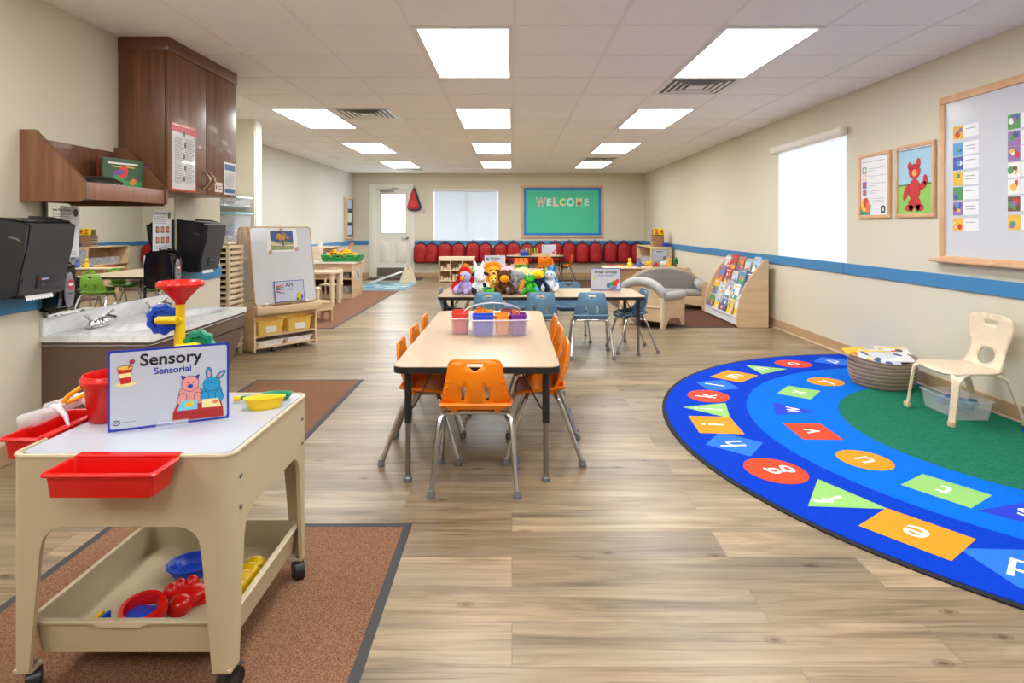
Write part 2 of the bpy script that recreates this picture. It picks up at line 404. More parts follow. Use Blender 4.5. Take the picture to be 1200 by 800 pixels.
# door
DOORM = mat((232, 229, 220), .4, var=.01)
GLOW = emitm('daylight_glass', (236, 244, 250), WIN_E)
b = B(); fw = .13
b.box((DR[0]-fw, YB-.03, 0), (DR[0]+.02, YB+.12, DR[3]+.09), DOORM, .006); b.box((DR[1]-.02, YB-.03, 0), (DR[1]+fw-.04, YB+.12, DR[3]+.09), DOORM, .006)
b.box((DR[0]+.02, YB-.03, DR[3]-.01), (DR[1]-.02, YB+.12, DR[3]+.09), DOORM, .006)
fr = struct(b, 'trim_8')
gx0, gx1, gz0, gz1 = -2.99, -2.45, 1.03, 1.90
b = B(); dx0, dx1 = DR[0]+.02, DR[1]-.02
for a, c in (((dx0, YB+.0, .01), (gx0, YB+.045, 2.02)), ((gx1, YB, .01), (dx1, YB+.045, 2.02)), ((gx0, YB, .01), (gx1, YB+.045, gz0)), ((gx0, YB, gz1), (gx1, YB+.045, 2.02))): b.box(a, c, DOORM)
for x0, x1 in ((-3.02, -2.80), (-2.68, -2.42)):
    b.box((x0, YB-.012, .34), (x1, YB, .82), DOORM, .008); b.box((x0+.04, YB-.02, .38), (x1-.04, YB-.008, .78), DOORM, .008)
dr = struct(b, 'door_1')
b = B(); b.box((gx0, YB+.018, gz0), (gx1, YB+.026, gz1), GLOW); b.obj('pane', dr)
b = B()
for a, c in (((gx0-.03, YB-.012, gz0-.03), (gx1+.03, YB, gz0)), ((gx0-.03, YB-.012, gz1), (gx1+.03, YB, gz1+.03)), ((gx0-.03, YB-.012, gz0), (gx0, YB, gz1)), ((gx1, YB-.012, gz0), (gx1+.03, YB, gz1))): b.box(a, c, DOORM, .003)
b.obj('glazing_bead', dr)
b = B(); b.box((dx0+.03, YB-.004, .02), (dx1-.03, YB, .22), STEEL); b.obj('kick_plate', dr)
b = B(); b.cyl((-2.40, YB, .90), (-2.40, YB-.05, .90), .03, STEEL); b.tube(fillet([(-2.40, YB-.045, .90), (-2.40, YB-.06, .90), (-2.53, YB-.06, .905)], .01), .012, STEEL); b.obj('lever_handle', dr)
b = B(); b.box((-3.02, YB-.06, 1.955), (-2.70, YB, 2.01), STEEL, .01); b.tube([(-2.86, YB-.05, 2.0), (-2.6, YB-.12, 2.03), (-2.75, YB-.02, 2.05)], .01, STEEL); b.obj('door_closer', dr)
# back window with translucent shade
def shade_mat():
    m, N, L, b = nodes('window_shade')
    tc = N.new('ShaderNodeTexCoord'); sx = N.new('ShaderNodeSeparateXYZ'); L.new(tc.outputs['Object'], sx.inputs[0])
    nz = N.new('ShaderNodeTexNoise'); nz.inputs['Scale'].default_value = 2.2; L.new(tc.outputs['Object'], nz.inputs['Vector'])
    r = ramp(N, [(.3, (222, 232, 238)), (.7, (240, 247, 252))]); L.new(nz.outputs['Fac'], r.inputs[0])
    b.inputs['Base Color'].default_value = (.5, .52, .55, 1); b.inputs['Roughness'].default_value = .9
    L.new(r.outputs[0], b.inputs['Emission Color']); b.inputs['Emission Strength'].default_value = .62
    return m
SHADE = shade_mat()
PANE = emitm('sky_pane', (205, 228, 255), WIN_E)
b = B(); x0, x1, z0, z1 = BW
for a, c in (((x0, YB-.01, z0), (x0+.03, YB+.12, z1)), ((x1-.03, YB-.01, z0), (x1, YB+.12, z1)), ((x0, YB-.01, z1-.03), (x1, YB+.12, z1)), ((x0, YB-.01, z0), (x1, YB+.12, z0+.02)),
             ((-1.08, YB+.05, z0), (-1.02, YB+.09, z1)), ((x0, YB+.05, 1.58), (x1, YB+.09, 1.62))): b.box(a, c, WHITE)
wf = struct(b, 'window_1')
b = B(); b.box((x0, YB+.10, z0), (x1, YB+.11, z1), PANE); b.obj('pane', wf)
SH2 = mat((226, 232, 236), .9, var=.01, alpha=.84)
b = B(); b.box((x0+.035, YB+.02, z0+.005), (x1-.035, YB+.023, z1-.03), SH2); b.cyl((x0+.03, YB+.02, z1-.05), (x1-.03, YB+.02, z1-.05), .02, WHITE); b.obj('roller_shade', wf)
# right window
b = B(); y0, y1, z0, z1 = WIN; JM = mat((214, 218, 208), .6)
for a, c in (((XR-.002, y1-.05, z0), (XR+.12, y1, z1)), ((XR+.0, y0, z0), (XR+.12, y0+.02, z1)), ((XR, y0, z1-.02), (XR+.12, y1, z1)), ((XR, y0, z0), (XR+.12, y1, z0+.01))): b.box(a, c, JM)
wr = struct(b, 'window_2')
b = B(); b.box((XR+.11, y0, z0), (XR+.12, y1, z1), PANE); b.obj('pane', wr)
b = B(); b.box((XR-.012, y0-.02, z0+.002), (XR-.009, y1-.06, z1+.02), SHADE); b.obj('roller_shade', wr)
b = B(); b.box((XR-.085, y0-.06, z1-.005), (XR-.006, y1+.04, z1+.085), OFFW, .03, 4); b.obj('shade_cassette', wr)
# ceiling lights
LIT = emitm('light_diffuser', (252, 252, 251), PANEL_E)
def ceiling_light(ix, iy, label):
    x, y = X0G+ix*T, Y0G+iy*T
    t = thing('ceiling_light', label, 'ceiling light', (x+T/2, y+T, CEIL-.006), 0, 'recessed ceiling light panels')
    f = B(); w_, l_ = T/2-.012, T-.012; g = .026
    for a, c in (((-w_, -l_, -.004), (-w_+g, l_, .004)), ((w_-g, -l_, -.004), (w_, l_, .004)), ((-w_+g, -l_, -.004), (w_-g, -l_+g, .004)), ((-w_+g, l_-g, -.004), (w_-g, l_, .004))): f.box(a, c, WHITE)
    f.obj('frame', t)
    d = B(); d.box((-w_+g, -l_+g, -.002), (w_-g, l_-g, .003), LIT); d.obj('diffuser', t)
rown = ['nearest the camera', 'second from the camera', 'third from the camera', 'farthest, by the back wall']
for k in range(4):
    ceiling_light(-1, 4*k, 'bright ceiling light panel in the middle row, '+rown[k])
    ceiling_light(2, 4*k, 'bright ceiling light panel in the right-hand row, '+rown[k])
for k, nm in ((1, 'nearest beside the wall cabinets'), (2, 'middle one over the play tables'), (3, 'farthest, near the entry door')):
    ceiling_light(-4, 4*k, 'bright ceiling light panel in the left-hand row, '+nm)
for ix, nx_ in ((-4, 'left-hand'), (-1, 'middle'), (2, 'right-hand')):
    for iy, ny_ in ((-4, 'overhead'), (-8, 'first behind')): ceiling_light(ix, iy, 'unseen ceiling light panel near the viewpoint, '+nx_+' row, '+ny_)  # panels out of view, added overhead and behind to brighten the near end
def vent(ix, iy, label, flip=1):
    x, y = X0G+(ix+.5)*T, Y0G+(iy+.5)*T
    t = thing('ceiling_vent', label, 'air vent', (x, y, CEIL-.006), 0, 'ceiling air vents')
    f = B(); h = T/2-.012
    for a, c in (((-h, -h, -.004), (-h+.02, h, .004)), ((h-.02, -h, -.004), (h, h, .004)), ((-h+.02, -h, -.004), (h-.02, -h+.02, .004)), ((-h+.02, h-.02, -.004), (h-.02, h, .004))): f.box(a, c, WHITE)
    f.obj('frame', t)
    q = B(); q.box((-h+.02, -h+.02, .001), (h-.02, h-.02, .004), DARK); q.obj('backing', t)
    q = B()
    for i in range(1, 6):
        s0 = h-.02-(i-1)*.052; s1 = s0-.024
        for (sx, sy) in ((1, 0), (-1, 0), (0, 1), (0, -1)):
            if sx: P = [(sx*s0, -s0, -.003), (sx*s0, s0, -.003), (sx*s1, s1, .001), (sx*s1, -s1, .001)]
            else: P = [(-s0, sy*s0, -.003), (s0, sy*s0, -.003), (s1, sy*s1, .001), (-s1, sy*s1, .001)]
            q.add(P, [(0, 1, 2, 3)], WHITE)
    q.add([(-.05, -.05, -.001), (.05, -.05, -.001), (.05, .05, -.001), (-.05, .05, -.001)], [(0, 1, 2, 3)], WHITE)
    q.obj('louvre', t)
vent(2, 2, 'square ceiling vent behind the nearest right-hand light')
vent(-3, 4, 'square ceiling vent right of the nearest left-hand light')
vent(2, 11, 'square ceiling vent before the farthest right-hand light')
vent(-4, 14, 'square ceiling vent beyond the farthest left-hand light')
# ---------------------------------------------------------------- rugs and mats
def mat_rug(name, label, x0, x1, y0, y1, c1, c2, edge=(58, 58, 62)):
    t = thing(name, label, 'rug', (0, 0, 0))
    b = B(); b.box((x0+.03, y0+.03, .0), (x1-.03, y1-.03, .004), carpet_mat(label, c1, c2, 330)); b.obj('pile', t)
    b = B(); em = mat(edge, .7)
    for a, c in (((x0, y0, 0), (x1, y0+.03, .003)), ((x0, y1-.03, 0), (x1, y1, .003)), ((x0, y0+.03, 0), (x0+.03, y1-.03, .003)), ((x1-.03, y0+.03, 0), (x1, y1-.03, .003))): b.box(a, c, em)
    b.obj('rubber_edge', t); return t
BR1, BR2 = (96, 67, 48), (158, 118, 92)
mat_rug('floor_mat', 'brown carpet mat with dark rubber edge beneath the beige sensory table', -1.585, -.395, .55, 2.37, BR1, BR2)
mat_rug('floor_mat', 'brown carpet mat with dark edge on the floor before the sink', -1.95, -1.135, 3.2, 4.59, BR1, BR2)
mat_rug('area_rug', 'long brown rug under the toddler table and display cabinet behind the easel', -3.55, -2.05, 6.87, 10.85, (118, 84, 66), (150, 112, 90))
mat_rug('area_rug', 'dark brown rug under the grey sofa and book display', 1.5, 3.0, 6.93, 9.9, (82, 54, 42), (112, 78, 62))
mat_rug('area_rug', 'dark brown rug in front of the far writing table', .45, 2.9, 11.0, 13.1, (86, 62, 50), (112, 84, 68))
mat_rug('door_mat', 'dark mat lying before the entry door', -3.2, -1.98, 12.95, 13.6, (70, 58, 52), (96, 82, 74))
t = thing('play_rug', 'pale blue road-map play rug under the wooden ramp toy', 'rug')
b = B(); b.box((-2.95, 10.95, 0), (-1.95, 12.5, .008), carpet_mat('bluerug', (96, 140, 168), (150, 186, 200))); b.obj('pile', t)
b = B(); b.M = Matrix.Translation((0, 0, .0084)); rr = random.Random(3)
for i in range(26):
    b.ell(-2.9+.88*rr.random()+.03, 11.05+1.35*rr.random(), .04+.05*rr.random(), .05+.08*rr.random(), .0002*(i % 3+1), mat(rr.choice([(70, 120, 160), (190, 200, 170), (170, 200, 214), (120, 160, 110), (200, 180, 150)]), .9), rr.random()*3)
b.obj('printed_pattern', t)
# alphabet rug: half disc against the right wall
RC = (3.02, 3.37)
t = thing('alphabet_rug', 'large round blue and green rug with alphabet letters in coloured shapes', 'rug', (RC[0], RC[1], 0))
def half(r, n=60): return [(-r*math.sin(math.pi*i/n), r*math.cos(math.pi*i/n)) for i in range(n+1)]
DKB = carpet_mat('rug_dark_blue', (2, 54, 184), (6, 64, 198), 200); MDB = carpet_mat('rug_mid_blue', (2, 102, 214), (8, 116, 228), 200); GRN = carpet_mat('rug_green', (28, 108, 82), (38, 120, 94), 60)
b = B(); b.prism(half(2.11), 0, .006, mat((22, 24, 34), .9)); b.obj('binding', t)
b = B(); b.prism(half(2.085), 0, .0085, DKB); b.obj('outer_band', t)
b = B(); b.M = Matrix.Translation((0, 0, .0088)); b.poly(half(1.585), 0, MDB); b.poly(half(1.04), .0003, GRN); b.poly(half(.12), .0006, DKB); b.obj('inner_band', t)
RO = mat((248, 146, 4), .9, var=.04, vscale=60); RR_ = mat((228, 62, 20), .9, var=.04, vscale=60); RG = mat((142, 198, 108), .9, var=.04, vscale=60); RB = mat((16, 110, 224), .9, var=.04, vscale=60); RDB = mat((8, 52, 200), .9); RW = mat((240, 242, 244), .9)
def rugshape(px, py, shape, m, ch, rad, sz=.146, dz=0.0096):
    Y = CH*F/(py-HY); X = (px-CX)*Y/F
    a = math.atan2(Y-RC[1], X-RC[0])
    cx, cy = rad*math.cos(a), rad*math.sin(a)
    up = Vector((math.cos(a), math.sin(a), 0)); ux = Vector((math.sin(a), -math.cos(a), 0))
    M = Matrix.Identity(4)
    for i in range(3): M[i][0] = ux[i]; M[i][1] = up[i]; M[i][2] = (0, 0, 1)[i]
    M[0][3], M[1][3], M[2][3] = cx, cy, dz+.0003*(ord(ch) % 2)
    b = B(); b.M = M; s = sz
    if shape == 'rect': b.rect(-s*1.05, -s*.85, s*1.05, s*.85, 0, m)
    if shape == 'circle': b.ell(0, 0, s*1.05, s*.95, 0, m)
    if shape == 'tri': b.poly([(-s*1.12, -s*.85), (s*1.12, -s*.85), (0, s*1.05)], 0, m)
    if shape == 'tri2': b.poly([(s*1.12, s*.85), (-s*1.12, s*.85), (0, -s*1.05)], 0, m)
    if shape == 'dia': b.poly([(0, -s*1.1), (s*1.25, 0), (0, s*1.1), (-s*1.25, 0)], 0, m)
    b.txt(ch, 0, .01, .2*s/.146, .0005, RW, bold=.004)
    b.obj('letter_patch', t)
for a in [(1196, 690, 'dia', RB, 'd'), (1066, 632, 'rect', RO, 'e'), (975, 587, 'tri', RG, 'f'), (897, 555, 'circle', RR_, 'g'), (847, 522, 'dia', RB, 'h'), (828, 499, 'rect', RO, 'i'), (821, 480, 'tri', RG, 'j'),
          (825, 465, 'circle', RR_, 'k'), (836, 452, 'dia', RB, 'l'), (861, 442, 'rect', RO, 'm'), (897, 434, 'tri', RG, 'n'), (932, 428, 'circle', RR_, 'o'), (978, 425, 'dia', RB, 'p')]:
    rugshape(*a, 1.83)
for a in [(1200, 610, 'tri2', RDB, 's'), (1105, 578, 'rect', RG, 't'), (1012, 541, 'circle', RO, 'u'), (955, 507, 'rect', RR_, 'v'), (930, 482, 'tri2', RDB, 'w'), (942, 462, 'rect', RG, 'x'), (978, 451, 'circle', RO, 'y')]:
    rugshape(*a, 1.31, .128)
t['label'] = 'large half-round blue and green alphabet rug lying along the right-hand wall'

# ---------------------------------------------------------------- chairs and tables
def tube_leg(t, pts, m=CHROME, r=.0115):
    b = B(); b.tube(fillet(pts, .05, 5), r, m, 10); o = b.obj('leg', t); x, y, z = pts[0]
    c = B(); c.lathe([(.015, 0), (.018, .004), (.018, .014), (.0145, .02), (.0145, .032)], GREYP, 12, c=(x, y, .0)); c.obj('glide', o); return o
def make_chair(m, label, kind):
    t = thing('school_chair', label, 'chair')
    ol = []
    # backrest outline u across, v height .345 .. .582
    ol = [(-.155, .345), (.155, .345), (.150, .40), (.134, .47), (.120, .53)]+[(.118-.028+.028*math.cos(R(a)), .582-.028+.028*math.sin(R(a))) for a in (0, 30, 60, 90)] + \
         [(-.118+.028+.028*math.cos(R(a)), .582-.028+.028*math.sin(R(a))) for a in (90, 120, 150, 180)]+[(-.120, .53), (-.134, .47), (-.150, .40)]
    holes = [[(-.038, .562), (-.032, .556), (-.006, .536), (.006, .536), (.032, .556), (.038, .562), (.036, .568), (-.036, .568)]]
    for s in (-1, 1):
        holes.append([(s*(.052+q[0]*.75+(.47-q[1])*-.0 + (q[1]-.43)*-.12*1), q[1]) for q in ([(-.009, .40), (.0, .394), (.011, .40), (.011, .462), (.0, .47), (-.009, .462)])])
    def fn(u, v):
        k = (v-.345)/.237
        y = -.085-.050*k - .02*math.sin(k*3.1) + (u/.155)**2*(.050-.02*k)
        return (u, y, v)
    b = B(); sheet(b, ol, holes, fn, m, .028); b.obj('backrest', t, sol=.007)
    b = B()                                        # moulded edge ribs on both flanks and rim
    rim = [fn(p[0], p[1]) for p in ol]; b.tube(rim, .0058, m, 6, closed=True)
    for s in (-1, 1):
        for k in range(5):
            v = .37+k*.028; p = fn(s*(.150-(v-.36)*.22), v); b.ball((p[0], p[1]-.003, p[2]), (.007, .010, .004), m, 8)
    b.obj('rim', t)
    # seat
    so = [(-.158, -.10), (.158, -.10), (.162, -.02), (.158, .08), (.145, .125), (.11, .145), (-.11, .145), (-.145, .125), (-.158, .08), (-.162, -.02)]
    def sf(u, v):
        z = .348-.010*math.cos(min(1, abs(v-.01)/.13)*math.pi/1)*.5
        z += .022*max(0, (abs(u)-.10)/.06)**2*(1 if v < .06 else .4)
        if v > .09: z -= ((v-.09)/.055)**2*.03
        if v < -.07: z += ((-.07-v)/.03)*.004
        return (u, v, z)
    b = B(); sheet(b, so, [], sf, m, .03); b.tube([sf(*p) for p in so], .005, m, 6, closed=True); b.obj('seat', t, sol=.007)
    for s in (-1, 1):
        tube_leg(t, [(s*.187, -.19, .01), (s*.165, -.085, .29), (s*.15, -.06, .328), (s*.06, -.055, .33)])
        tube_leg(t, [(s*.187, .19, .01), (s*.160, .105, .29), (s*.145, .085, .328), (s*.06, .08, .33)])
    b = B(); b.tube([(-.07, -.055, .33), (.07, -.055, .33)], .0115, CHROME); b.tube([(-.07, .08, .33), (.07, .08, .33)], .0115, CHROME)
    for s in (-1, 1): b.tube([(s*.10, -.056, .331), (s*.10, .081, .331)], .010, CHROME); b.box((s*.10-.014, -.07, .333), (s*.10+.014, -.04, .347), m); b.box((s*.10-.014, .065, .333), (s*.10+.014, .095, .347), m)
    b.obj('seat_frame', t)
    return t
ORP = mat((244, 132, 8), .32, var=.02); BLP = mat((104, 146, 176), .38, var=.02); GRP = mat((136, 186, 68), .38, var=.02)
def table(loc, w_, l_, h, label, top=TTOP, group=None, corner=.05):
    t = thing('activity_table', label, 'table', loc, 0, group)
    b = B(); b.prism(rrect(-w_/2+.003, -l_/2+.003, w_/2-.003, l_/2-.003, corner), h-.004, h, top); b.obj('laminate_top', t)
    b = B(); b.prism(rrect(-w_/2, -l_/2, w_/2, l_/2, corner), h-.031, h-.0035, BLACK); b.obj('edge_band', t, bev=.004)
    for sx in (-1, 1):
        for sy in (-1, 1):
            x, y = sx*(w_/2-.065), sy*(l_/2-.055)
            b = B(); b.cyl((x, y, .27), (x, y, h-.03), .0165, BLACK); lg = b.obj('leg', t)
            b = B(); b.cyl((x, y, .02), (x, y, .272), .0125, STEEL); b.obj('adjustable_tube', lg)
            b = B(); b.lathe([(.016, 0), (.02, .004), (.02, .016), (.014, .022), (.014, .03)], GREYP, 14, c=(x, y, 0)); b.obj('glide', lg)
            b = B(); b.tube(fillet([(x-sx*.012, y, .33), (x-sx*.028, y, .345), (x-sx*.11, y, h-.04)], .01), .0045, BLACK, 6); b.obj('brace', lg)
    return t
O = make_chair(ORP, 'orange plastic chair at the near end of the long table, back to the viewer', 'o'); O['group'] = 'orange chairs at the near table'; O.location = (-.165, 2.79, 0)
table((-.162, 3.617, 0), .768, 1.795, .54, 'long light wood table with orange chairs and the crayon caddy')
nth = ['nearest', 'middle', 'farthest']
for k, y in enumerate((3.14, 3.56, 3.98)):
    dup(O, (-.46, y, 0), R(-90)+R([2, -1, 1][k]), 'orange plastic chair on the left side of the long table, '+nth[k]+' of three')
    dup(O, (.165, y, 0), R(90)+R([-2, 2, 0][k]), 'orange plastic chair on the right side of the long table, '+nth[k]+' of three')
table((.27, 5.78, 0), 1.89, .76, .54, 'light wood table with blue chairs and the heap of plush toys')
Cb = make_chair(BLP, 'blue chair at the near side of the toy table, left of three', 'b'); Cb['group'] = 'blue chairs at the toy table'; Cb.location = (-.21, 5.47, 0)
dup(Cb, (.255, 5.47, 0), R(1), 'blue chair at the near side of the toy table, middle of three')
dup(Cb, (.715, 5.47, 0), R(-1), 'blue chair at the near side of the toy table, right of three')
dup(Cb, (1.14, 5.70, 0), R(96), 'blue chair at the right end of the toy table, seen side-on')
dup(Cb, (.60, 6.22, 0), R(180), 'blue chair behind the toy table, near the small group sign')
dup(Cb, (.09, 6.22, 0), R(180), 'blue chair behind the toy table, hidden by the plush heap')
dup(Cb, (-.565, 5.76, 0), R(-88), 'blue chair at the left end of the toy table')
table((-.05, 8.3, 0), .95, 1.45, .54, 'light wood table with green chairs behind the plush toys')
G = make_chair(GRP, 'green chair at the near end of the writing table, shown in the mirror', 'g'); G['group'] = 'green chairs at the middle table'; G.location = (.02, 7.46, 0)
dup(G, (.34, 7.98, 0), R(90), 'green chair on the right side of the middle table, nearer one')
dup(G, (.36, 8.55, 0), R(90), 'green chair on the right side of the middle table, farther one')
dup(G, (.12, 9.12, 0), R(180), 'green chair at the far end of the middle table')
dup(G, (-.46, 7.98, 0), R(-90), 'green chair on the left side of the middle table, nearer one')
dup(G, (-.46, 8.6, 0), R(-90), 'green chair on the left side of the middle table, farther one')
table((.48, 12.5, 0), 1.2, .76, .56, 'far light wood table with orange chairs before the backpacks', corner=.25)
for x, y, a, s in ((.66, 11.80, -8, 'turned with its back to the viewer'), (1.12, 12.35, 80, 'at the right end'), (-.16, 12.5, -90, 'at the left end'), (.2, 12.98, 180, 'behind it, left one'), (.75, 12.98, 180, 'behind it, right one')):
    dup(O, (x, y, 0), R(a), 'orange chair of the far writing table, '+s, 'orange chairs at the far table')

# ---------------------------------------------------------------- sensory table
CREAM = mat((192, 178, 148), .45, var=.015, bump=.08, bscale=400); TOPW = mat((176, 181, 192), .16, var=.01)
X0, X1, YA, YC, ZT = -1.25, -.698, 1.49, 2.04, .61
st = thing('sensory_table', 'beige moulded sensory table on castors with white lid and lower tray', 'table', ((X0+X1)/2, (YA+YC)/2, 0))
hx, hy = (X1-X0)/2, (YC-YA)/2
b = B(); th = .012
outr, inn = rrect(-hx, -hy, hx, hy, .03), rrect(-hx+th, -hy+th, hx-th, hy-th, .02)
n = len(outr); vs = [(p[0], p[1], z) for z in (.432, ZT-.004) for p in outr]+[(p[0], p[1], z) for z in (.432, ZT-.004) for p in inn]
fs = []
for j in range(n):
    k = (j+1) % n; fs += [(j, k, n+k, n+j), (2*n+k, 2*n+j, 3*n+j, 3*n+k), (n+j, n+k, 3*n+k, 3*n+j), (k, j, 2*n+j, 2*n+k)]
b.add(vs, fs, CREAM); b.obj('apron', st)
b = B(); b.prism(rrect(-hx+.014, -hy+.012, hx-.010, hy-.010, .03), ZT-.03, ZT, TOPW); b.obj('lid', st, bev=.003)
b = B(); b.tube([(p[0]*.995, p[1]*.995, ZT-.003) for p in outr], .006, CREAM, 8, closed=True); b.obj('rim', st)
for sx in (-1, 1):
    for sy in (-1, 1):
        b = B(); lv = [(.067, .048, .045), (.25, .064, .060), (.37, .075, .072), (.40, .082, .080), (.418, .096, .094), (.428, .115, .112), (.4325, .14, .13)]
        vs = []; fs = []; r = .03
        for z, wx, wy in lv:
            o_ = [(hx, hy-wy)]+[(hx-r+r*math.cos(R(a)), hy-r+r*math.sin(R(a))) for a in (0, 22, 45, 68, 90)]+[(hx-wx, hy)]
            i_ = [(hx-wx, hy-th), (hx-r+(r-th)*math.cos(R(45)), hy-r+(r-th)*math.sin(R(45))), (hx-th, hy-wy)]
            i_ = [(hx-wx, hy-th), (hx-th-.01, hy-th), (hx-th, hy-th-.01), (hx-th, hy-wy)]
            vs += [(sx*p[0], sy*p[1], z) for p in o_+i_]
        q = 11
        for i in range(len(lv)-1):
            for j in range(q):
                f = (i*q+j, i*q+(j+1) % q, (i+1)*q+(j+1) % q, (i+1)*q+j); fs.append(f if sx*sy > 0 else f[::-1])
        bot = tuple(range(q)); fs.append(bot[::-1] if sx*sy > 0 else bot)
        lg_b = b.add(vs, fs, CREAM)
        lg_b.box((min(sx*(hx-.05), sx*(hx-.004)), min(sy*(hy-.045), sy*(hy-.004)), .062), (max(sx*(hx-.05), sx*(hx-.004)), max(sy*(hy-.045), sy*(hy-.004)), .07), CREAM)
        lg = b.obj('leg', st)
        c = B(); cx, cy = sx*(hx-.034)+(.016 if sx > 0 else 0), sy*(hy-.034)
        ang = R(35 if sx*sy > 0 else -30); M = Matrix.Translation((cx, cy, 0)) @ Matrix.Rotation(ang, 4, 'Z'); c.M = M
        c.cyl((-.015, 0, .031), (.015, 0, .031), .031, BLACK, n=20); c.cyl((-.018, 0, .031), (.018, 0, .031), .015, DARK, n=14)
        c.box((-.017, -.018, .034), (.017, .018, .064), BLACK, .006); c.cyl((0, 0, .05), (0, 0, .075), .007, STEEL); c.box((-.012, .012, .052), (.012, .034, .058), DARK, .003)
        c.obj('castor', lg)
b = B()
for y in (-hy+.05, hy-.05):
    for z in (.46, .54): b.ball((hx+.001, y, z), (.004, .007, .007), STEEL, 10)
b.obj('bolt', st)
# lower tray, open box with rolled rim
def open_tray(b, x0, x1, y0, y1, z0, z1, th, m, rim=.012, taper=0, r=.02):
    o_ = rrect(x0, y0, x1, y1, r, 3); cx, cy = (x0+x1)/2, (y0+y1)/2; n = len(o_)
    def ring(d, z):
        out = []
        for p in o_:
            sx = 1-d/((x1-x0)/2); sy = 1-d/((y1-y0)/2); out.append((cx+(p[0]-cx)*sx, cy+(p[1]-cy)*sy, z))
        return out
    L = [ring(taper, z0), ring(0, z1-.008), ring(-rim, z1-.008), ring(-rim-.001, z1-.003), ring(-rim+.002, z1), ring(th*.6, z1), ring(th, z1-.006), ring(taper+th, z0+th)]
    vs = sum(L, []); fs = []
    for i in range(len(L)-1):
        for j in range(n): fs.append((i*n+j, i*n+(j+1) % n, (i+1)*n+(j+1) % n, (i+1)*n+j))
    fs.append(tuple(range(n))[::-1]); fs.append(tuple((len(L)-1)*n+j for j in range(n)))
    return b.add(vs, fs, m)
b = B(); open_tray(b, -hx+.026, hx-.026, -hy+.03, hy-.005, .092, .183, .008, CREAM, .010, .01, .025)
b.add([(-.09, -hy+.0185, .181), (.06, -hy+.0185, .181), (.035, -hy+.0185, .168), (-.065, -hy+.0185, .168)], [(3, 2, 1, 0)], mat((200, 186, 156), .5))
b.obj('lower_tray', st)
# red tubs hooked on the table
def tub(loc, rz, label):
    t = thing('plastic_tub', label, 'tub', loc, rz, 'red tubs hooked on the sensory table')
    b = B(); open_tray(b, -.125, .125, -.112, -.012, -.058, 0, .004, RED, .008, .005, .012); b.obj('basin', t)
    b = B(); b.box((-.125, -.016, -.002), (.125, .012, .004), RED, .002); b.box((-.125, .009, -.018), (.125, .012, .002), RED); b.obj('hook_rim', t); return t
tub((-.95, YA-.004, ZT+.002), 0, 'shallow red plastic tub hooked on the near edge of the sensory table')
tub((X0-.004, 1.73, ZT+.002), R(-90), 'shallow red plastic tub on the left edge of the sensory table, holding clear scoops')
# clear scoops
SMK = mat((226, 224, 228), .15, alpha=.30, var=.02); WHP = mat((232, 224, 230), .3, alpha=.95, var=.02)
for i, (x, y, lb) in enumerate(((-1.305, 1.71, 'clear plastic scoop with white curved handle, nearer one in the left red tub'), (-1.32, 1.82, 'clear plastic scoop with white curved handle, farther one in the left red tub'))):
    t = thing('sand_scoop', lb, 'scoop', (x, y, .650), R(12), 'clear scoops in the red tub')
    b = B(); b.M = Matrix.Rotation(R(-18), 4, 'Y') 
    b.shell([(.024, -.085), (.021, -.03), (.016, .01), (.014, .01), (.019, -.03), (.022, -.084)], SMK, 18, M=Matrix.Rotation(R(90), 4, 'Y')); b.ball((.008, 0, 0), (.005, .015, .015), SMK, 14); b.obj('scoop_bowl', t)
    b = B(); b.M = Matrix.Rotation(R(18), 4, 'Y'); b.tube([(-.01, 0, .012), (.01, -.005, .012), (.035, -.016, .002), (.06, -.028, -.024)], [.009, .009, .007, .003], WHP, 10); b.tube([(0, .0, .012), (.014, .012, .022)], .009, WHP, 10); b.obj('handle', t)
# bucket
t = thing('toy_bucket', 'red plastic bucket with yellow handle standing behind the sensory sign', 'bucket', (-1.185, 1.78, ZT)); t.scale = (1.12, 1.12, 1.08)
b = B(); b.shell([(0, 0), (.052, 0), (.055, .004), (.066, .10), (.074, .102), (.075, .112), (.072, .116), (.069, .124), (.066, .124), (.064, .115), (.062, .10), (.051, .006), (0, .006)], RED, 32); b.obj('pail', t)
b = B(); b.tube([(-.045, -.055, .100), (-.072, -.060, .080), (-.098, -.050, .056), (-.112, -.02, .046), (-.112, .02, .046), (-.095, .05, .06), (-.045, .055, .1)], .006, mat((246, 170, 10), .35), 8); b.obj('handle', t)
# water wheel toy
t = thing('water_wheel_toy', 'yellow water wheel tower with red funnel and blue and green wheels', 'toy', (-1.013, 1.83, ZT), R(4))
b = B(); b.box((-.06, -.06, 0), (.06, .06, .012), YEL, .005); b.cyl((0, 0, .01), (0, 0, .345), .0135, YEL, n=20); b.cyl((-.016, .012, .01), (-.016, .012, .33), .008, YEL, n=14); b.obj('tower', t)
b = B(); b.shell([(.012, .325), (.016, .34), (.054, .382), (.064, .384), (.067, .392), (.065, .399), (.059, .402), (.052, .396), (.014, .352), (.008, .33)], RED, 36); b.obj('funnel', t)
def gear(b, c, r, m, ny=.012):
    n = 96; out = []
    for i in range(n):
        a = 2*math.pi*i/n; k = r*(1+.06*math.cos(9*a)); out.append((c[0]+k*math.cos(a), c[1]+k*math.sin(a)))
    b.M = Matrix.Rotation(R(90), 4, 'X')
    prof = ((.9, -.5), (1, -.3), (1, .3), (.9, .6), (.62, .7), (.55, .3), (.3, .3))
    b.pillow(out, .016, m, prof, M=Matrix.Translation((0, 0, -.0)))
b = B(); gear(b, (-.052, .285), .046, BLUE); b.M = Matrix.Identity(4); b.cyl((-.052, -.02, .285), (-.052, .02, .285), .008, YEL); b.obj('blue_wheel', t)
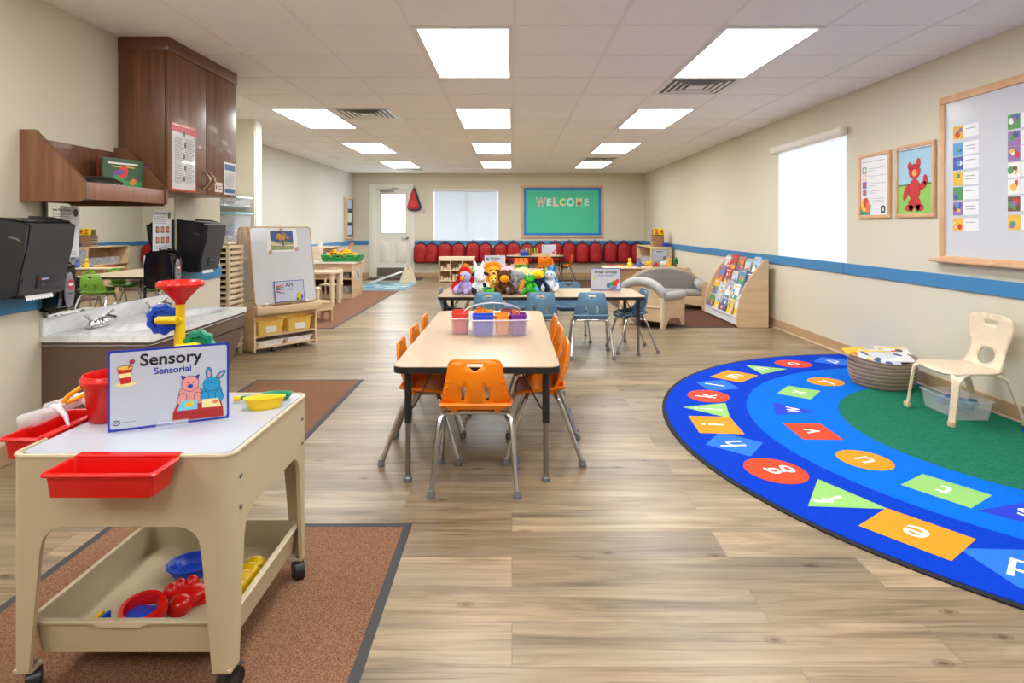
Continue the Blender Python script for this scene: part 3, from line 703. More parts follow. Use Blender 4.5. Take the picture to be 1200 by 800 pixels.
b = B(); gear(b, (.056, .205), .046, GREEN); b.M = Matrix.Identity(4); b.cyl((.056, -.02, .205), (.056, .02, .205), .008, YEL); b.obj('green_wheel', t)
b = B(); b.tube([(0, -.022, .285), (-.052, -.022, .285)], .0125, YEL, 16); b.ball((-.052, -.022, .285), .0125, YEL); b.cyl((0, -.022, .285), (0, 0, .285), .01, YEL); b.obj('axle_arm', t)
b = B(); b.tube([(0, -.022, .2), (.052, -.022, .205)], .0125, YEL, 16); b.ball((.052, -.022, .205), .0125, YEL); b.cyl((0, -.022, .19), (0, 0, .20), .01, YEL); b.obj('axle_arm', t)
# sign with drawing
BLK = mat((24, 24, 28), .5); BLI = mat((28, 52, 168), .4); SGW = mat((192, 199, 214), .25, var=.01)
def sign_base(name, label, M, w_, h_, border, t=None, thick=.003):
    t = thing(name, label, 'sign', M.to_translation(), 0)
    L = M.copy(); L.translation = (0, 0, 0)
    b = B(); b.M = L; b.box((-w_/2, 0, -thick), (w_/2, h_, 0), border); b.poly(rrect(-w_/2+.006, .006, w_/2-.006, h_-.006, .006, 4), .0004, SGW); return t, b, L
PINK = mat((226, 150, 152), .5); CY = mat((20, 150, 206), .5); TRED = mat((190, 40, 44), .5); SAND = mat((240, 228, 160), .5); LBL = mat((120, 200, 228), .5); SKY = mat((150, 196, 226), .5)
pA, pB = Vector((-1.111, 1.645, ZT+.002)), Vector((-.838, 1.774, ZT+.002)); u = (pB-pA).normalized(); nrm = Vector((u.y, -u.x, 0))
M = face((pA+pB)/2, u, nrm)
t, b, L = sign_base('tabletop_sign', 'blue-bordered Sensory sign with pig and rabbit drawing on the sensory table', M, .302, .223, BLI)
b.obj('sign_panel', t)
b = B(); b.M = L; b.txt('Sensory', .002, .190, .047, .0012, BLK, bold=.022, wide=1.02); b.obj('lettering', t); b = B(); b.M = L; b.txt('Sensorial', .006, .157, .026, .0012, BLI, bold=.02); b.obj('lettering', t); b = B(); b.M = L
b.rect(-.118, .0225, -.085, .0235, .0012, BLK); b.ell(-.13, .023, .009, .0075, .0012, BLK); b.ell(-.13, .023, .0065, .0052, .0014, SGW); b.ell(-.13, .024, .004, .002, .0016, BLK); b.obj('emblem', t)
b = B(); b.M = L
def o2(cx, cy, rx, ry, m, z=.0014, rot=0, e=.0012): b.ell(cx, cy, rx+e, ry+e, z, BLK, rot); b.ell(cx, cy, rx, ry, z+.0002, m, rot)
# bucket icon
b.ell(-.108, .128, .024, .007, .0012, SAND); b.poly([(-.128, .172), (-.092, .176), (-.097, .131), (-.120, .129)], .0014, mat((200, 36, 30), .5)); b.poly([(-.124, .158), (-.095, .16), (-.097, .148), (-.122, .146)], .0016, SAND)
o2(-.110, .174, .0185, .0055, mat((236, 190, 90), .5), .0016); b.poly([(-.103, .172), (-.099, .173), (-.093, .188), (-.097, .189)], .002, mat((190, 40, 60), .5)); o2(-.093, .190, .0055, .005, mat((200, 50, 70), .5), .0018)
b.obj('bucket_drawing', t); b = B(); b.M = L
# red sand tray with two compartments
b.poly([(.006, .034), (.135, .032), (.136, .008), (.005, .010)], .0018, mat((170, 34, 38), .5)); b.poly([(.006, .034), (.026, .078), (.124, .078), (.135, .032)], .0016, TRED)
# pig-like animal
o2(.049, .083, .028, .026, PINK, .0020); o2(.050, .113, .021, .022, PINK, .0026); b.poly([(.030, .124), (.026, .139), (.042, .133)], .0024, BLI); b.poly([(.060, .133), (.074, .139), (.070, .122)], .0024, BLI)
o2(.029, .070, .011, .017, PINK, .0028, -.3); o2(.071, .070, .010, .017, PINK, .0028, .3); b.ell(.050, .106, .007, .0055, .0032, BLI); b.ell(.043, .116, .0015, .002, .0032, BLK); b.ell(.057, .116, .0015, .002, .0032, BLK)
b.poly([(.016, .038), (.028, .066), (.068, .066), (.068, .038)], .0034, LBL); b.ell(.047, .053, .010, .007, .0038, YEL); b.ell(.053, .059, .005, .005, .0038, YEL)
# rabbit-like animal
o2(.105, .083, .026, .024, CY, .0020); o2(.098, .137, .0075, .018, CY, .0022, .05); b.ell(.098, .136, .003, .011, .0026, PINK); o2(.128, .130, .0065, .017, CY, .0022, -.8); b.ell(.128, .130, .0025, .010, .0026, PINK, -.8)
o2(.105, .106, .022, .020, CY, .0028); o2(.086, .070, .010, .016, CY, .003, -.2); o2(.125, .070, .010, .016, CY, .003, .2); b.ell(.105, .110, .0025, .002, .0034, BLK); b.ell(.097, .114, .0015, .001, .0034, BLK); b.ell(.113, .114, .0015, .001, .0034, BLK)
b.poly([(.080, .040), (.080, .064), (.122, .064), (.130, .038)], .0036, SAND); b.ell(.115, .054, .008, .005, .004, mat((220, 130, 90), .5))
b.obj('illustration', t)
b = B(); b.M = L; b.box((-.035, .0, -.03), (.045, .004, .03), FROST, .001); b.box((-.035, .004, .0048), (.045, .014, .006), FROST); b.obj('sign_stand', t)
# boat and scoop
t = thing('toy_boat', 'small yellow plastic boat on the right corner of the sensory table', 'toy', (-.775, 1.87, ZT), R(18))
def boat(b, L_, W_, H_, m):
    out = [(L_/2*math.cos(a)*(1 if math.cos(a) > 0 else .92), W_/2*math.sin(a)*(1-.15*math.cos(a))) for a in [2*math.pi*i/28 for i in range(28)]]
    b.pillow(out, H_, m, ((.72, 0), (.86, .35), (.97, .9), (1.04, .92), (1.04, 1.02), (.97, 1.02), (.9, .9), (.7, .25), (.4, .2)))
b = B(); boat(b, .125, .058, .036, YEL); b.obj('hull', t)
t = thing('toy_shovel', 'teal plastic shovel with yellow tip lying behind the yellow boat', 'toy', (-.79, 1.955, ZT), R(12))
b = B(); boat(b, .10, .05, .02, GREEN); b.obj('blade', t, loc=(.02, 0, .004))
b = B(); b.tube([(-.03, 0, .016), (-.09, -.006, .014)], .007, GREEN); b.obj('handle', t)
b = B(); b.tube([(-.088, -.006, .014), (-.108, -.008, .014)], .009, YEL); b.obj('grip', t)
# toys in the lower tray
TZ = .1015
t = thing('sand_mould', 'blue oval plastic sand mould with raised rim in the lower tray', 'toy', (-.985, 1.865, TZ), R(20))
b = B(); boat(b, .17, .12, .035, BLUE); b.obj('mould', t); b = B(); b.box((-.06, -.02, .030), (-.045, .02, .04), BLUE, .004); b.obj('handle', t)
t = thing('sand_mould', 'red knobbly plastic sand mould lying in the middle of the lower tray', 'toy', (-.925, 1.72, TZ), R(35))
b = B()
for c, r in (((0, 0, .02), (.055, .04, .025)), ((-.045, .02, .03), (.022, .022, .028)), ((-.02, .035, .03), (.02, .02, .026)), ((.01, .03, .03), (.02, .02, .028)), ((-.03, -.04, .02), (.034, .03, .028)), ((.06, .0, .018), (.045, .024, .022))): b.ball(c, r, RED, 16)
b.prism(rrect(-.03, -.035, .09, .04, .02), 0, .012, RED); b.obj('mould', t)
t = thing('sand_mill', 'red and blue plastic sand mill with yellow end in the lower tray', 'toy', (-.995, 1.60, TZ), R(-4))
b = B(); b.box((-.04, -.035, 0), (.055, .03, .05), BLUE, .006); b.box((-.10, -.03, 0), (-.035, .0, .014), BLUE, .004); b.box((-.088, -.026, .0), (-.078, .0, .05), BLUE, .003); b.obj('body', t)
b = B(); b.box((-.108, -.03, 0), (-.096, .002, .048), YEL, .002); b.obj('yellow_end', t)
b = B(); b.M = Matrix.Translation((.01, 0, .055)) @ Matrix.Rotation(R(18), 4, 'X'); b.shell([(.040, -.02), (.058, -.018), (.062, 0), (.058, .012), (.046, .014), (.040, 0), (.038, -.02)], RED, 30, sy=.85); b.obj('red_ring', t)
t = thing('sand_mould', 'yellow plastic sand mould shaped like stacked discs in the lower tray', 'toy', (-.80, 1.80, TZ), R(86))
b = B()
for x in (-.06, -.02, .02, .055): b.ball((x, 0, .024), (.034, .034, .03), YEL, 16)
b.prism(rrect(-.088, -.036, .085, .036, .03), 0, .02, YEL); b.obj('mould', t)
# ---------------------------------------------------------------- left wall: mirror, sink, cabinets
MIR = mat((225, 228, 228), .015, 1, var=0)
th = R(1.0)
t = thing('wall_mirror', 'wide wall mirror above the sink between the towel dispensers', 'mirror', (XL+.004, 4.42, 0), th)
b = B(); b.box((0, -1.235, .69), (.006, 0, 1.44), MIR); b.obj('glass', t)
b = B(); b.box((-.003, -1.241, .69), (.008, -1.235, 1.44), STEEL); b.box((-.003, 0, .69), (.008, .006, 1.44), STEEL); b.obj('metal_edge', t)
MARB = marble_mat(); BRN = mat((96, 74, 62), .35, var=.02); CY0, CY1, CXF = 3.17, 4.32, -1.915
t = thing('sink_cabinet', 'low brown sink cabinet with slanted front below the marble counter', 'cabinet', (XL+.003, 3.75, 0))
b = B(); w2 = (CY1-CY0)/2; fx = CXF-.02-XL; z1 = .560
b.prism([(.0, .0), (.38, 0), (.40, .08), (fx, .45), (fx, z1), (0, z1)], -w2-.0+.005, -w2+.025, BRN, 'xz'); b.obj('side_panel', t)
b = B(); b.prism([(.0, .0), (.38, 0), (.40, .08), (fx, .45), (fx, z1), (0, z1)], w2-.025+.02, w2, BRN, 'xz'); b.obj('side_panel', t)
b = B(); b.box((fx-.02, -w2+.026, .462), (fx+.004, w2-.006, z1), BRN, .003); b.obj('apron_panel', t)
b = B(); b.prism([(.392, .03), (.41, .03), (fx+.004, .452), (fx-.016, .452)], -w2+.026, w2-.006, BRN, 'xz'); b.obj('front_panel', t)
b = B(); b.box((fx-.03, -w2+.02, .45), (fx-.005, w2-.01, .466), BLACK); b.obj('shadow_gap', t)
t = thing('sink_counter', 'white marble-patterned sink counter with integral basins and backsplash', 'countertop', (XL, 3.745, 0))
b = B(); nx, ny = 26, 52; wx, wy = CXF-XL, (CY1-CY0)/2; vs = []; fs = []
for i in range(nx+1):
    for j in range(ny+1):
        x, y = wx*i/nx, -wy+2*wy*j/ny; d = 0
        for yc in (-.27, .30):
            q = ((x-.36)/.15)**2+((y-yc)/.19)**2
            if q < 1: d = max(d, .05*(1-q)**.6*min(1, (1-q)*3))
        vs.append((x, y, .595-d))
for i in range(nx):
    for j in range(ny): a = i*(ny+1)+j; fs.append((a, a+ny+1, a+ny+2, a+1))
b.add(vs, fs, MARB); ch = .02
b.prism([(0, -wy), (wx-.03, -wy), (wx, -wy+.03), (wx, wy-.01), (wx-.01, wy), (0, wy)], .545, .5445, MARB)
out = [(0, -wy), (wx, -wy), (wx, wy), (0, wy)]
b.add([(p[0], p[1], z) for z in (.563, .595) for p in out], [(0, 1, 5, 4), (1, 2, 6, 5), (2, 3, 7, 6), (3, 0, 4, 7), (3, 2, 1, 0)], MARB)
b.s = None; b.obj('worktop', t, smooth=50)
b = B(); b.box((.0, -wy, .595), (.018, wy, .69), MARB, .003); b.obj('backsplash', t)
def faucet(y, label):
    t = thing('faucet', label, 'faucet', (XL+.10, y, .595), R(0), 'two-handled sink faucets')
    b = B(); b.box((-.028, -.075, 0), (.028, .075, .012), CHROME, .006); b.lathe([(.026, .01), (.024, .03), (.016, .045), (.0, .048)], CHROME, 20)
    for s in (-1, 1): b.lathe([(.022, .01), (.02, .03), (.014, .04), (.0, .044)], CHROME, 18, c=(0, s*.052, 0))
    b.obj('base', t)
    b = B(); b.tube([(0, 0, .03), (.02, 0, .055), (.06, 0, .065), (.10, 0, .058), (.115, 0, .046)], [.013, .012, .011, .010, .010], CHROME, 14); b.obj('spout', t)
    for s in (-1, 1):
        b = B(); b.tube([(0, s*.052, .038), (.005, s*.075, .058), (.012, s*.105, .075)], [.009, .008, .007], CHROME, 10); b.ball((.014, s*.112, .079), (.012, .014, .009), CHROME, 12); b.obj('handle', t)
faucet(3.47, 'chrome two-handled faucet at the near end of the sink counter'); faucet(4.03, 'chrome two-handled faucet at the far end of the sink counter, behind the toy wheel')
# towel dispensers
def dispenser(y, z, label, paper=True):
    t = thing('towel_dispenser', label, 'paper towel dispenser', (XL+.001, y, z), 0, 'black paper towel dispensers')
    prof = [(0, 0), (.10, -.01), (.165, 0.0), (.185, .12), (.215, .24), (.225, .33), (.20, .352), (.12, .366), (0, .372)]
    b = B(); b.prism(prof, -.135, .135, mat((34, 34, 38), .38, var=.03), 'xz'); b.obj('housing', t, bev=.012)
    b = B(); b.prism([(.166, .002), (.178, -.002), (.197, .12), (.227, .24), (.238, .335), (.222, .341), (.212, .34)], -.137, .137, mat((58, 60, 66), .42, var=.03), 'xz'); b.obj('front_cover', t, bev=.006)
    b = B(); b.M = face((.1935, 0, .06), (0, 1, 0), (1, 0, -.16)); b.box((-.055, -.035, -.02), (.105, .03, .0005), mat((46, 48, 54), .4), .003); b.rect(-.045, .006, -.035, .014, .002, RED); b.rect(-.032, .006, .012, .014, .002, mat((170, 190, 225), .4)); b.ell(-.015, -.018, .012, .005, .002, mat((90, 94, 102), .4), .3); b.obj('label_panel', t)
    b = B(); b.tube([(.12, -.136, .275), (.16, -.139, .268), (.185, -.137, .25)], [.004, .007, .003], mat((90, 92, 98), .3), 8); b.obj('side_highlight', t)  # paler tubes on both housing sides paint a highlight
    b = B(); b.tube([(.12, .136, .275), (.16, .139, .268), (.185, .137, .25)], [.004, .007, .003], mat((90, 92, 98), .3), 8); b.obj('side_highlight', t)
    b = B(); b.box((.06, -.115, -.02), (.16, .115, .0), BLACK, .004); b.obj('lower_chute', t)
    pts = [(.168, -.10, .0), (.172, -.10, -.024)]
    b = B(); n = 18; vs = []; 
    for i in range(n+1):
        yy = -.10+.17*i/n; vs += [(.155, yy, .004), (.172, yy, -.012), (.176, yy, -.026-(.005 if i % 2 else 0))]
    fs = []
    for i in range(n):
        for k in range(2): a = i*3+k; fs.append((a, a+3, a+4, a+1))
    b.add(vs, fs, mat((236, 238, 240), .8)); b.obj('paper_towel', t)
    return t
dispenser(2.965, .85, 'black paper towel dispenser left of the mirror, nearest the viewer')
dispenser(4.60, .85, 'black paper towel dispenser right of the mirror')
def soap(y, z, label):
    t = thing('soap_dispenser', label, 'soap dispenser', (XL+.012, y, z), 0, 'black soap dispensers')
    prof = [(0, 0), (.045, -.01), (.085, .0), (.098, .05), (.10, .15), (.085, .225), (.05, .255), (0, .262)]
    b = B(); b.prism(prof, -.055, .055, mat((16, 16, 18), .12, coat=.5, var=.01), 'xz'); b.obj('housing', t, bev=.018)
    b = B(); b.M = face((.102, 0, .10), (0, 1, 0), (1, 0, 0)); b.pillow([(.036*math.cos(a), -.0+.095*math.sin(a)) for a in [2*math.pi*i/28 for i in range(28)]], .010, mat((128, 132, 140), .3), ((1, 0), (1, .5), (.9, .9), (.6, 1))); b.ell(0, .03, .02, .028, .0115, mat((196, 50, 70), .4)); b.ell(0, .03, .016, .008, .012, WHITE); b.rect(-.02, -.02, .02, -.014, .0115, DARK); b.obj('push_plate', t)
soap(3.225, .735, 'black soap dispenser with grey push plate at the near end of the sink counter')
soap(4.27, .752, 'glossy black soap dispenser beneath the hand-washing notice')
def notice(y, label, hands, off=.03):
    M = face((XL+off, y, 1.005), (0, 1, 0), (1, 0, 0)); t = thing('hand_washing_notice', label, 'notice', M.to_translation()); L = M.copy(); L.translation = (0, 0, 0)
    b = B(); b.M = L; b.box((-.112, 0, -.004), (.112, .285, 0), mat((222, 224, 230), .35)); b.obj('sheet', t)
    b = B(); b.M = L; g = mat((120, 122, 128), .5); b.txt('Wash Your Hands', -.025, .262, .019, .001, mat((50, 52, 58), .5), bold=.01); b.ell(.085, .248, .018, .022, .001, mat((60, 62, 66), .5)); b.ell(.085, .248, .008, .010, .0014, g)
    for i in range(5): b.rect(-.095, .236-i*.011, (.05, .03, .06, .04, .055)[i], .239-i*.011, .001, g)
    if hands:
        for r in range(2):
            for c in range(3): x = -.06+c*.062; yy = .125-r*.075; b.rect(x-.02, yy, x+.02, yy+.045, .001, mat((96, 58, 44), .5)); b.ell(x, yy+.024, .013, .018, .0014, mat((214, 150, 110), .5), .3*c)
    for i in range(3): b.rect(-.095, .012+i*.009, .09, .014+i*.009, .001, g)
    b.obj('print', t)
notice(3.305, 'grey hand washing notice at the left end of the mirror', False)
notice(4.255, 'hand washing notice with six small photos above the far soap dispenser', True, .016)
# wall shelf
SY0, SY1 = 3.04, 3.78; SM = WAL
t = thing('wall_shelf', 'walnut wall shelf with slanted sides above the mirror', 'shelf', (XL, (SY0+SY1)/2, 0)); hw = (SY1-SY0)/2
pr = [(0, 1.303), (.30, 1.303), (.328, 1.322), (.328, 1.41), (.075, 1.67), (0, 1.67)]
for s in (-1, 1):
    b = B(); b.prism(pr, s*hw-(.02 if s > 0 else 0), s*hw+(.02 if s < 0 else 0), SM, 'xz'); b.obj('side_panel', t)
b = B(); b.box((.012, -hw+.02, 1.340), (.296, hw-.02, 1.368), SM); b.obj('shelf_board', t)
b = B(); b.box((.296, -hw+.02, 1.318), (.318, hw-.02, 1.405), wood('walnut_front', (140, 96, 78), (162, 116, 96), (12, 30, 1.5), .35), .002); b.obj('front_lip', t)
b = B(); b.box((0, -hw+.02, 1.38), (.012, hw-.02, 1.64), SM); b.obj('back_panel', t)
b = B(); b.box((0, .02, 1.303), (.02, hw-.02, 1.345), SM); b.obj('back_rail', t)
def book(loc, w_, h_, d_, rz, col, label, group, tilt=0, deco=None, seed=0):
    t = thing('picture_book', label, 'book', loc, rz, group); t.rotation_euler = (tilt, 0, rz)
    b = B(); m = mat(col, .35); b.box((-w_/2, -d_/2, 0), (w_/2, -d_/2+.002, h_), m); b.box((-w_/2, d_/2-.002, 0), (w_/2, d_/2, h_), m); b.box((-w_/2, -d_/2, 0), (-w_/2+.002, d_/2, h_), m)
    b.M = face((0, -d_/2, 0), (1, 0, 0), (0, -1, 0)); rr = random.Random(seed); pal = [(236, 60, 50), (250, 200, 40), (60, 150, 210), (240, 240, 236), (70, 160, 90), (240, 140, 60), (120, 80, 160)]
    c2 = mat(rr.choice(pal), .4); b.rect(-w_*.44, h_*.05, w_*.44, h_*(.35+.2*rr.random()), .0008, c2)
    for i in range(4): b.ell((rr.random()-.5)*w_*.6, h_*(.2+.45*rr.random()), w_*(.08+.1*rr.random()), h_*(.06+.09*rr.random()), .0012+.0003*i, mat(rr.choice(pal), .4), rr.random()*3)
    b.rect(-w_*.38, h_*.84, w_*.34, h_*.89, .0012, mat(rr.choice(pal[:4]), .4)); b.rect(-w_*.3, h_*.76, w_*.26, h_*.79, .0012, mat(rr.choice(pal[:4]), .4))
    b.obj('cover', t)
    b = B(); b.box((-w_/2+.003, -d_/2+.0022, .003), (w_/2-.004, d_/2-.0022, h_-.003), mat((238, 234, 224), .8)); b.obj('pages', t); return t
g = 'picture books on the walnut wall shelf'
book((-2.36, 3.635, 1.369), .27, .215, .014, R(72), (60, 96, 70), 'green-topped picture book leaning at the front of the walnut shelf', g, seed=5)
book((-2.39, 3.645, 1.369), .28, .22, .012, R(74), (150, 60, 50), 'red picture book behind the green one on the walnut shelf', g, seed=6)
book((-2.345, 3.73, 1.369), .15, .19, .014, R(66), (110, 60, 160), 'purple and turquoise picture book at the right end of the walnut shelf', g, seed=8)
t = thing('music_player', 'black rounded music player lying on the walnut shelf', 'music player', (-2.29, 3.33, 1.369), R(82))
b = B(); out = [(.16*math.copysign(abs(math.cos(a))**.7, math.cos(a)), .06*math.copysign(abs(math.sin(a))**.8, math.sin(a))) for a in [2*math.pi*i/32 for i in range(32)]]
b.pillow(out, .085, BLACK, ((.9, 0), (1, .25), (1, .45), (.9, .7), (.6, .92), (.3, 1))); b.obj('body', t)
b = B(); 
for i in range(4): b.box((-.02+i*.035, -.066, .03), (.0+i*.035, -.058, .042), mat((190, 194, 200), .3))
b.obj('buttons', t)
# wall cabinet
KY0, KY1, KX = 3.80, 4.74, .32; t = thing('wall_cabinet', 'tall two-door walnut wall cabinet reaching the ceiling', 'cabinet', (XL, (KY0+KY1)/2, 0)); hw = (KY1-KY0)/2; KZ = 1.40
b = B(); b.box((0, -hw, KZ), (KX-.022, hw, CEIL-.001), SM, .002); b.obj('carcass', t)
b = B(); b.box((-.0, -hw-.004, CEIL-.085), (KX+.004, hw+.004, CEIL-.001), wood('walnut_crown', (96, 56, 36), (124, 78, 54), (2, 2, 22), .3, .2), .002); b.obj('crown_band', t)
for k, s in enumerate((-1, 1)):
    y0, y1 = (-hw, -.003) if s < 0 else (.003, hw)
    b = B(); b.box((KX-.02, y0, KZ), (KX, y1, CEIL-.088), SM, .002); d = b.obj('door', t)
    b = B(); yh = s*.035; b.tube([(KX, yh, 1.445)]+[(KX+.046*math.sin(math.pi*i/8), yh+s*.0, 1.445+.12*i/8) for i in range(1, 8)]+[(KX, yh, 1.565)], .008, mat((190, 176, 160), .25, .9), 8)
    b.lathe([(.010, 0), (.010, .004), (0, .005)], STEEL, 12, M=face((KX, yh, 1.445), (0, 1, 0), (1, 0, 0))); b.obj('handle', d)
def poster(name, label, y0, y1, z0, z1, border, head, kind):
    M = face((XL+KX+.0015, (y0+y1)/2, z0), (0, 1, 0), (1, 0, 0)); w_ = y1-y0; h_ = z1-z0
    t = thing(name, label, 'poster', M.to_translation()); L = M.copy(); L.translation = (0, 0, 0)
    b = B(); b.M = L; b.box((-w_/2, 0, -.001), (w_/2, h_, .0005), border); b.rect(-w_/2+.012, .012, w_/2-.012, h_-.012, .0008, mat((224, 226, 228), .12, coat=.6)); b.obj('sheet', t)
    b = B(); b.M = L; g = mat((150, 152, 156), .4)
    if head: b.rect(-w_/2+.012, h_-.06, w_/2-.012, h_-.014, .0011, head)
    if kind == 'long':
        for c in (-1, 1):
            for i in range(26): b.rect(c*w_*.22-w_*.17, .05+i*(h_-.14)/26, c*w_*.22+w_*(.10+.05*((i*7) % 3)), .056+i*(h_-.14)/26, .0011, g)
        for i in range(5): b.ell(.0+.012*(i % 2), .08+i*h_*.17, .012, .020, .0013, mat((70, 72, 78), .4))
    else:
        for i in range(10): b.rect(-w_*.36, .06+i*(h_-.14)/10, w_*.32, .064+i*(h_-.14)/10, .0011, g)
        b.rect(-w_/2+.012, .012, w_/2-.012, .045, .0011, mat((40, 86, 150), .4))
    b.obj('print', t)
poster('first_aid_poster', 'tall red-bordered poster on the left cabinet door', 3.83, 4.13, 1.41, 1.85, mat((206, 70, 62), .3), mat((204, 44, 40), .3), 'long')
poster('notice_poster', 'blue-headed notice on the right cabinet door edge', 4.53, 4.72, 1.42, 1.665, mat((226, 230, 236), .2), mat((40, 84, 150), .3), 'b')
M = face((XL+KX+.0015, 4.45, 1.43), (0, 1, 0), (1, 0, 0)); t = thing('small_label', 'small pink and white sticker beside the cabinet handles', 'sticker', M.to_translation()); L = M.copy(); L.translation = (0, 0, 0)
b = B(); b.M = L; b.box((-.055, 0, -.001), (.055, .072, .0005), mat((236, 216, 212), .4)); b.rect(-.04, .02, -.032, .05, .001, BLK); b.rect(-.046, .031, -.026, .039, .001, BLK); b.rect(-.005, .04, .04, .045, .001, BLK); b.rect(-.005, .022, .04, .027, .001, BLK); b.obj('sheet', t)
# alcove: slatted drying rack and storage boxes
t = thing('slatted_rack', 'tall pale wooden rack of closely stacked slatted shelves behind the sink', 'rack', (-2.765, 5.42, 0))
for x in (-.27, .25):
    for y in (-.11, .13):
        b = B(); b.box((x-.015, y-.015, 0), (x+.015, y+.015, 1.0), MAPLEL, .002); b.obj('post', t)
for i in range(19):
    b = B(); z = .08+i*.05; b.box((-.285, -.13, z), (.265, .15, z+.016), MAPLEL); b.box((.24, -.134, z-.004), (.27, .154, z+.024), MAPLEL, .002); b.obj('tray_shelf', t)
b = B(); b.box((-.27, -.02, .05), (.235, -.01, .99), mat((44, 34, 26), .8)); b.obj('back_panel', t)  # dark sheet amid the shelves, painting the shade in the gaps
t = thing('alcove_shelf', 'high shelf board in the alcove carrying clear storage boxes', 'shelf', (-2.98, 6.4, 1.01)); b = B(); b.box((-.31, -.3, -.02), (.09, .3, 0), MAPLEL, .002); b.obj('board', t)
b = B(); b.box((-.3, -.3, -.12), (-.28, .3, -.02), MAPLEL); b.box((-.3, -.3, -.10), (.03, -.28, -.02), MAPLEL); b.obj('bracket', t)
t = thing('alcove_shelf', 'upper shelf board in the alcove above the clear storage box', 'shelf', (-2.98, 6.4, 1.40)); b = B(); b.box((-.31, -.3, -.015), (.05, .3, 0), mat((214, 222, 228), .4), .002); b.obj('board', t)
def clearbox(loc, w_, l_, h_, label, fill, lid=(150, 200, 226), rz=0, flid=True, g='clear storage boxes', cnt=14):
    t = thing('storage_box', label, 'storage box', loc, rz, g)
    b = B(); open_tray(b, -w_/2, w_/2, -l_/2, l_/2, 0, h_, .003, FROST, .008, .015, .02); b.obj('tub', t)
    if flid: b = B(); b.box((-w_/2-.012, -l_/2-.012, h_), (w_/2+.012, l_/2+.012, h_+.02), mat(lid, .4), .006); b.obj('lid', t)
    b = B(); rr = random.Random(len(label))
    for i in range(cnt):
        r = .2*min(w_, l_)*(.6+.5*rr.random()); r = min(r, h_*.3); b.ball(((rr.random()-.5)*(w_-.08-2*r), (rr.random()-.5)*(l_-.08-2*r), .012+r*.8+(h_*.45)*rr.random()), (r, r, r*.7), mat(rr.choice(fill), .6), 10)
    b.obj('contents', t)['kind'] = 'stuff'
    return t
clearbox((-2.99, 6.38, 1.011), .26, .42, .29, 'clear storage box with light blue lid on the lower alcove shelf', [(120, 160, 200), (210, 216, 222), (90, 130, 180)])
clearbox((-2.99, 6.38, 1.401), .26, .40, .07, 'flat clear storage box on the upper alcove shelf', [(200, 214, 226), (226, 228, 230)], (230, 236, 240))
# ---------------------------------------------------------------- easel
E0 = Vector((-2.145, 5.705, 0)); er = math.atan2(.746, .66)
t = thing('art_easel', 'double-sided wooden art easel with white board, bins and shelves', 'easel', E0, er); hw = .315; D = .46
for s in (-1, 1):
    b = B(); x = s*hw; b.prism([(0, .02), (D, .02), (D, .40), (D-.02, .44), (.02, .44), (0, .40)], x-(.018 if s > 0 else 0), x+(.018 if s < 0 else 0), MAPLE, 'yz'); b.obj('side_panel', t)
    b = B(); xx = x-s*.03
    b.box((-.012, -.02, 0), (.012, .02, .80), MAPLE, .004, M=Matrix.Translation((xx, .035, .38)) @ Matrix.Rotation(R(-10.5), 4, 'X')); b.box((-.012, -.02, 0), (.012, .02, .80), MAPLE, .004, M=Matrix.Translation((xx, D-.035, .38)) @ Matrix.Rotation(R(10.5), 4, 'X'))
    b.box((xx-.008, .10, .84), (xx+.008, D-.10, .87), MAPLEL, .003); b.obj('frame_post', t)
LB = Matrix.Translation((0, .0, .45)) @ Matrix.Rotation(R(-9.5), 4, 'X')
EB = mat((208, 213, 218), .14, var=.01)
for k in (0, 1):
    MM = LB if k == 0 else Matrix.Translation((0, D, .45)) @ Matrix.Rotation(R(180), 4, 'Z') @ Matrix.Rotation(R(-9.5), 4, 'X')
    b = B(); b.M = MM; b.prism(rrect(-hw+.01, 0, hw-.01, .725, .03), -.004, .004, EB, 'xz'); bd = b.obj('white_board' if k == 0 else 'rear_board', t)
    b = B(); b.M = MM; b.tube([(p[0], 0, p[1]) for p in rrect(-hw+.008, -.002, hw-.008, .727, .032)], .0075, MAPLED, 8, closed=True); b.obj('board_edging', bd)
b = B(); b.box((-hw-.01, -.085, .37), (hw+.01, -.07, .44), MAPLE, .008); b.box((-hw-.01, -.085, .37), (hw+.01, -.004, .385), MAPLE, .004); b.box((-hw-.01, -.085, .37), (-hw+.005, 0, .44), MAPLE, .005); b.box((hw-.005, -.085, .37), (hw+.01, 0, .44), MAPLE, .005); b.obj('paint_tray', t)
for z in (.045, .15): b = B(); b.box((-hw+.018, .005, z), (hw-.018, D-.005, z+.014), MAPLE, .002); b.obj('shelf', t)
b = B(); b.box((-hw+.018, .005, .33), (hw-.018, .02, .37), MAPLE, .002); b.obj('rail', t)
for s in (-1, 1):
    b = B(); b.tube([(s*.12-.01, .03, .024), (s*.12+.01, .03, .024)], .024, DARK, 14); b.tube([(s*.12-.013, .03, .024), (s*.12+.013, .03, .024)], .012, STEEL, 14); b.box((s*.12-.014, .015, .034), (s*.12+.014, .045, .046), STEEL, .003); b.obj('castor', t)
for s in (-1, 1):
    b = B(); b.ball((s*.2, -.012, .452), .014, WHITE, 10); b.obj('tray_clip', t)
def eas(x, y, z): return Matrix.Translation(E0) @ Matrix.Rotation(er, 4, 'Z') @ Vector((x, y, z))
YB_ = mat((236, 200, 96), .4, var=.02)
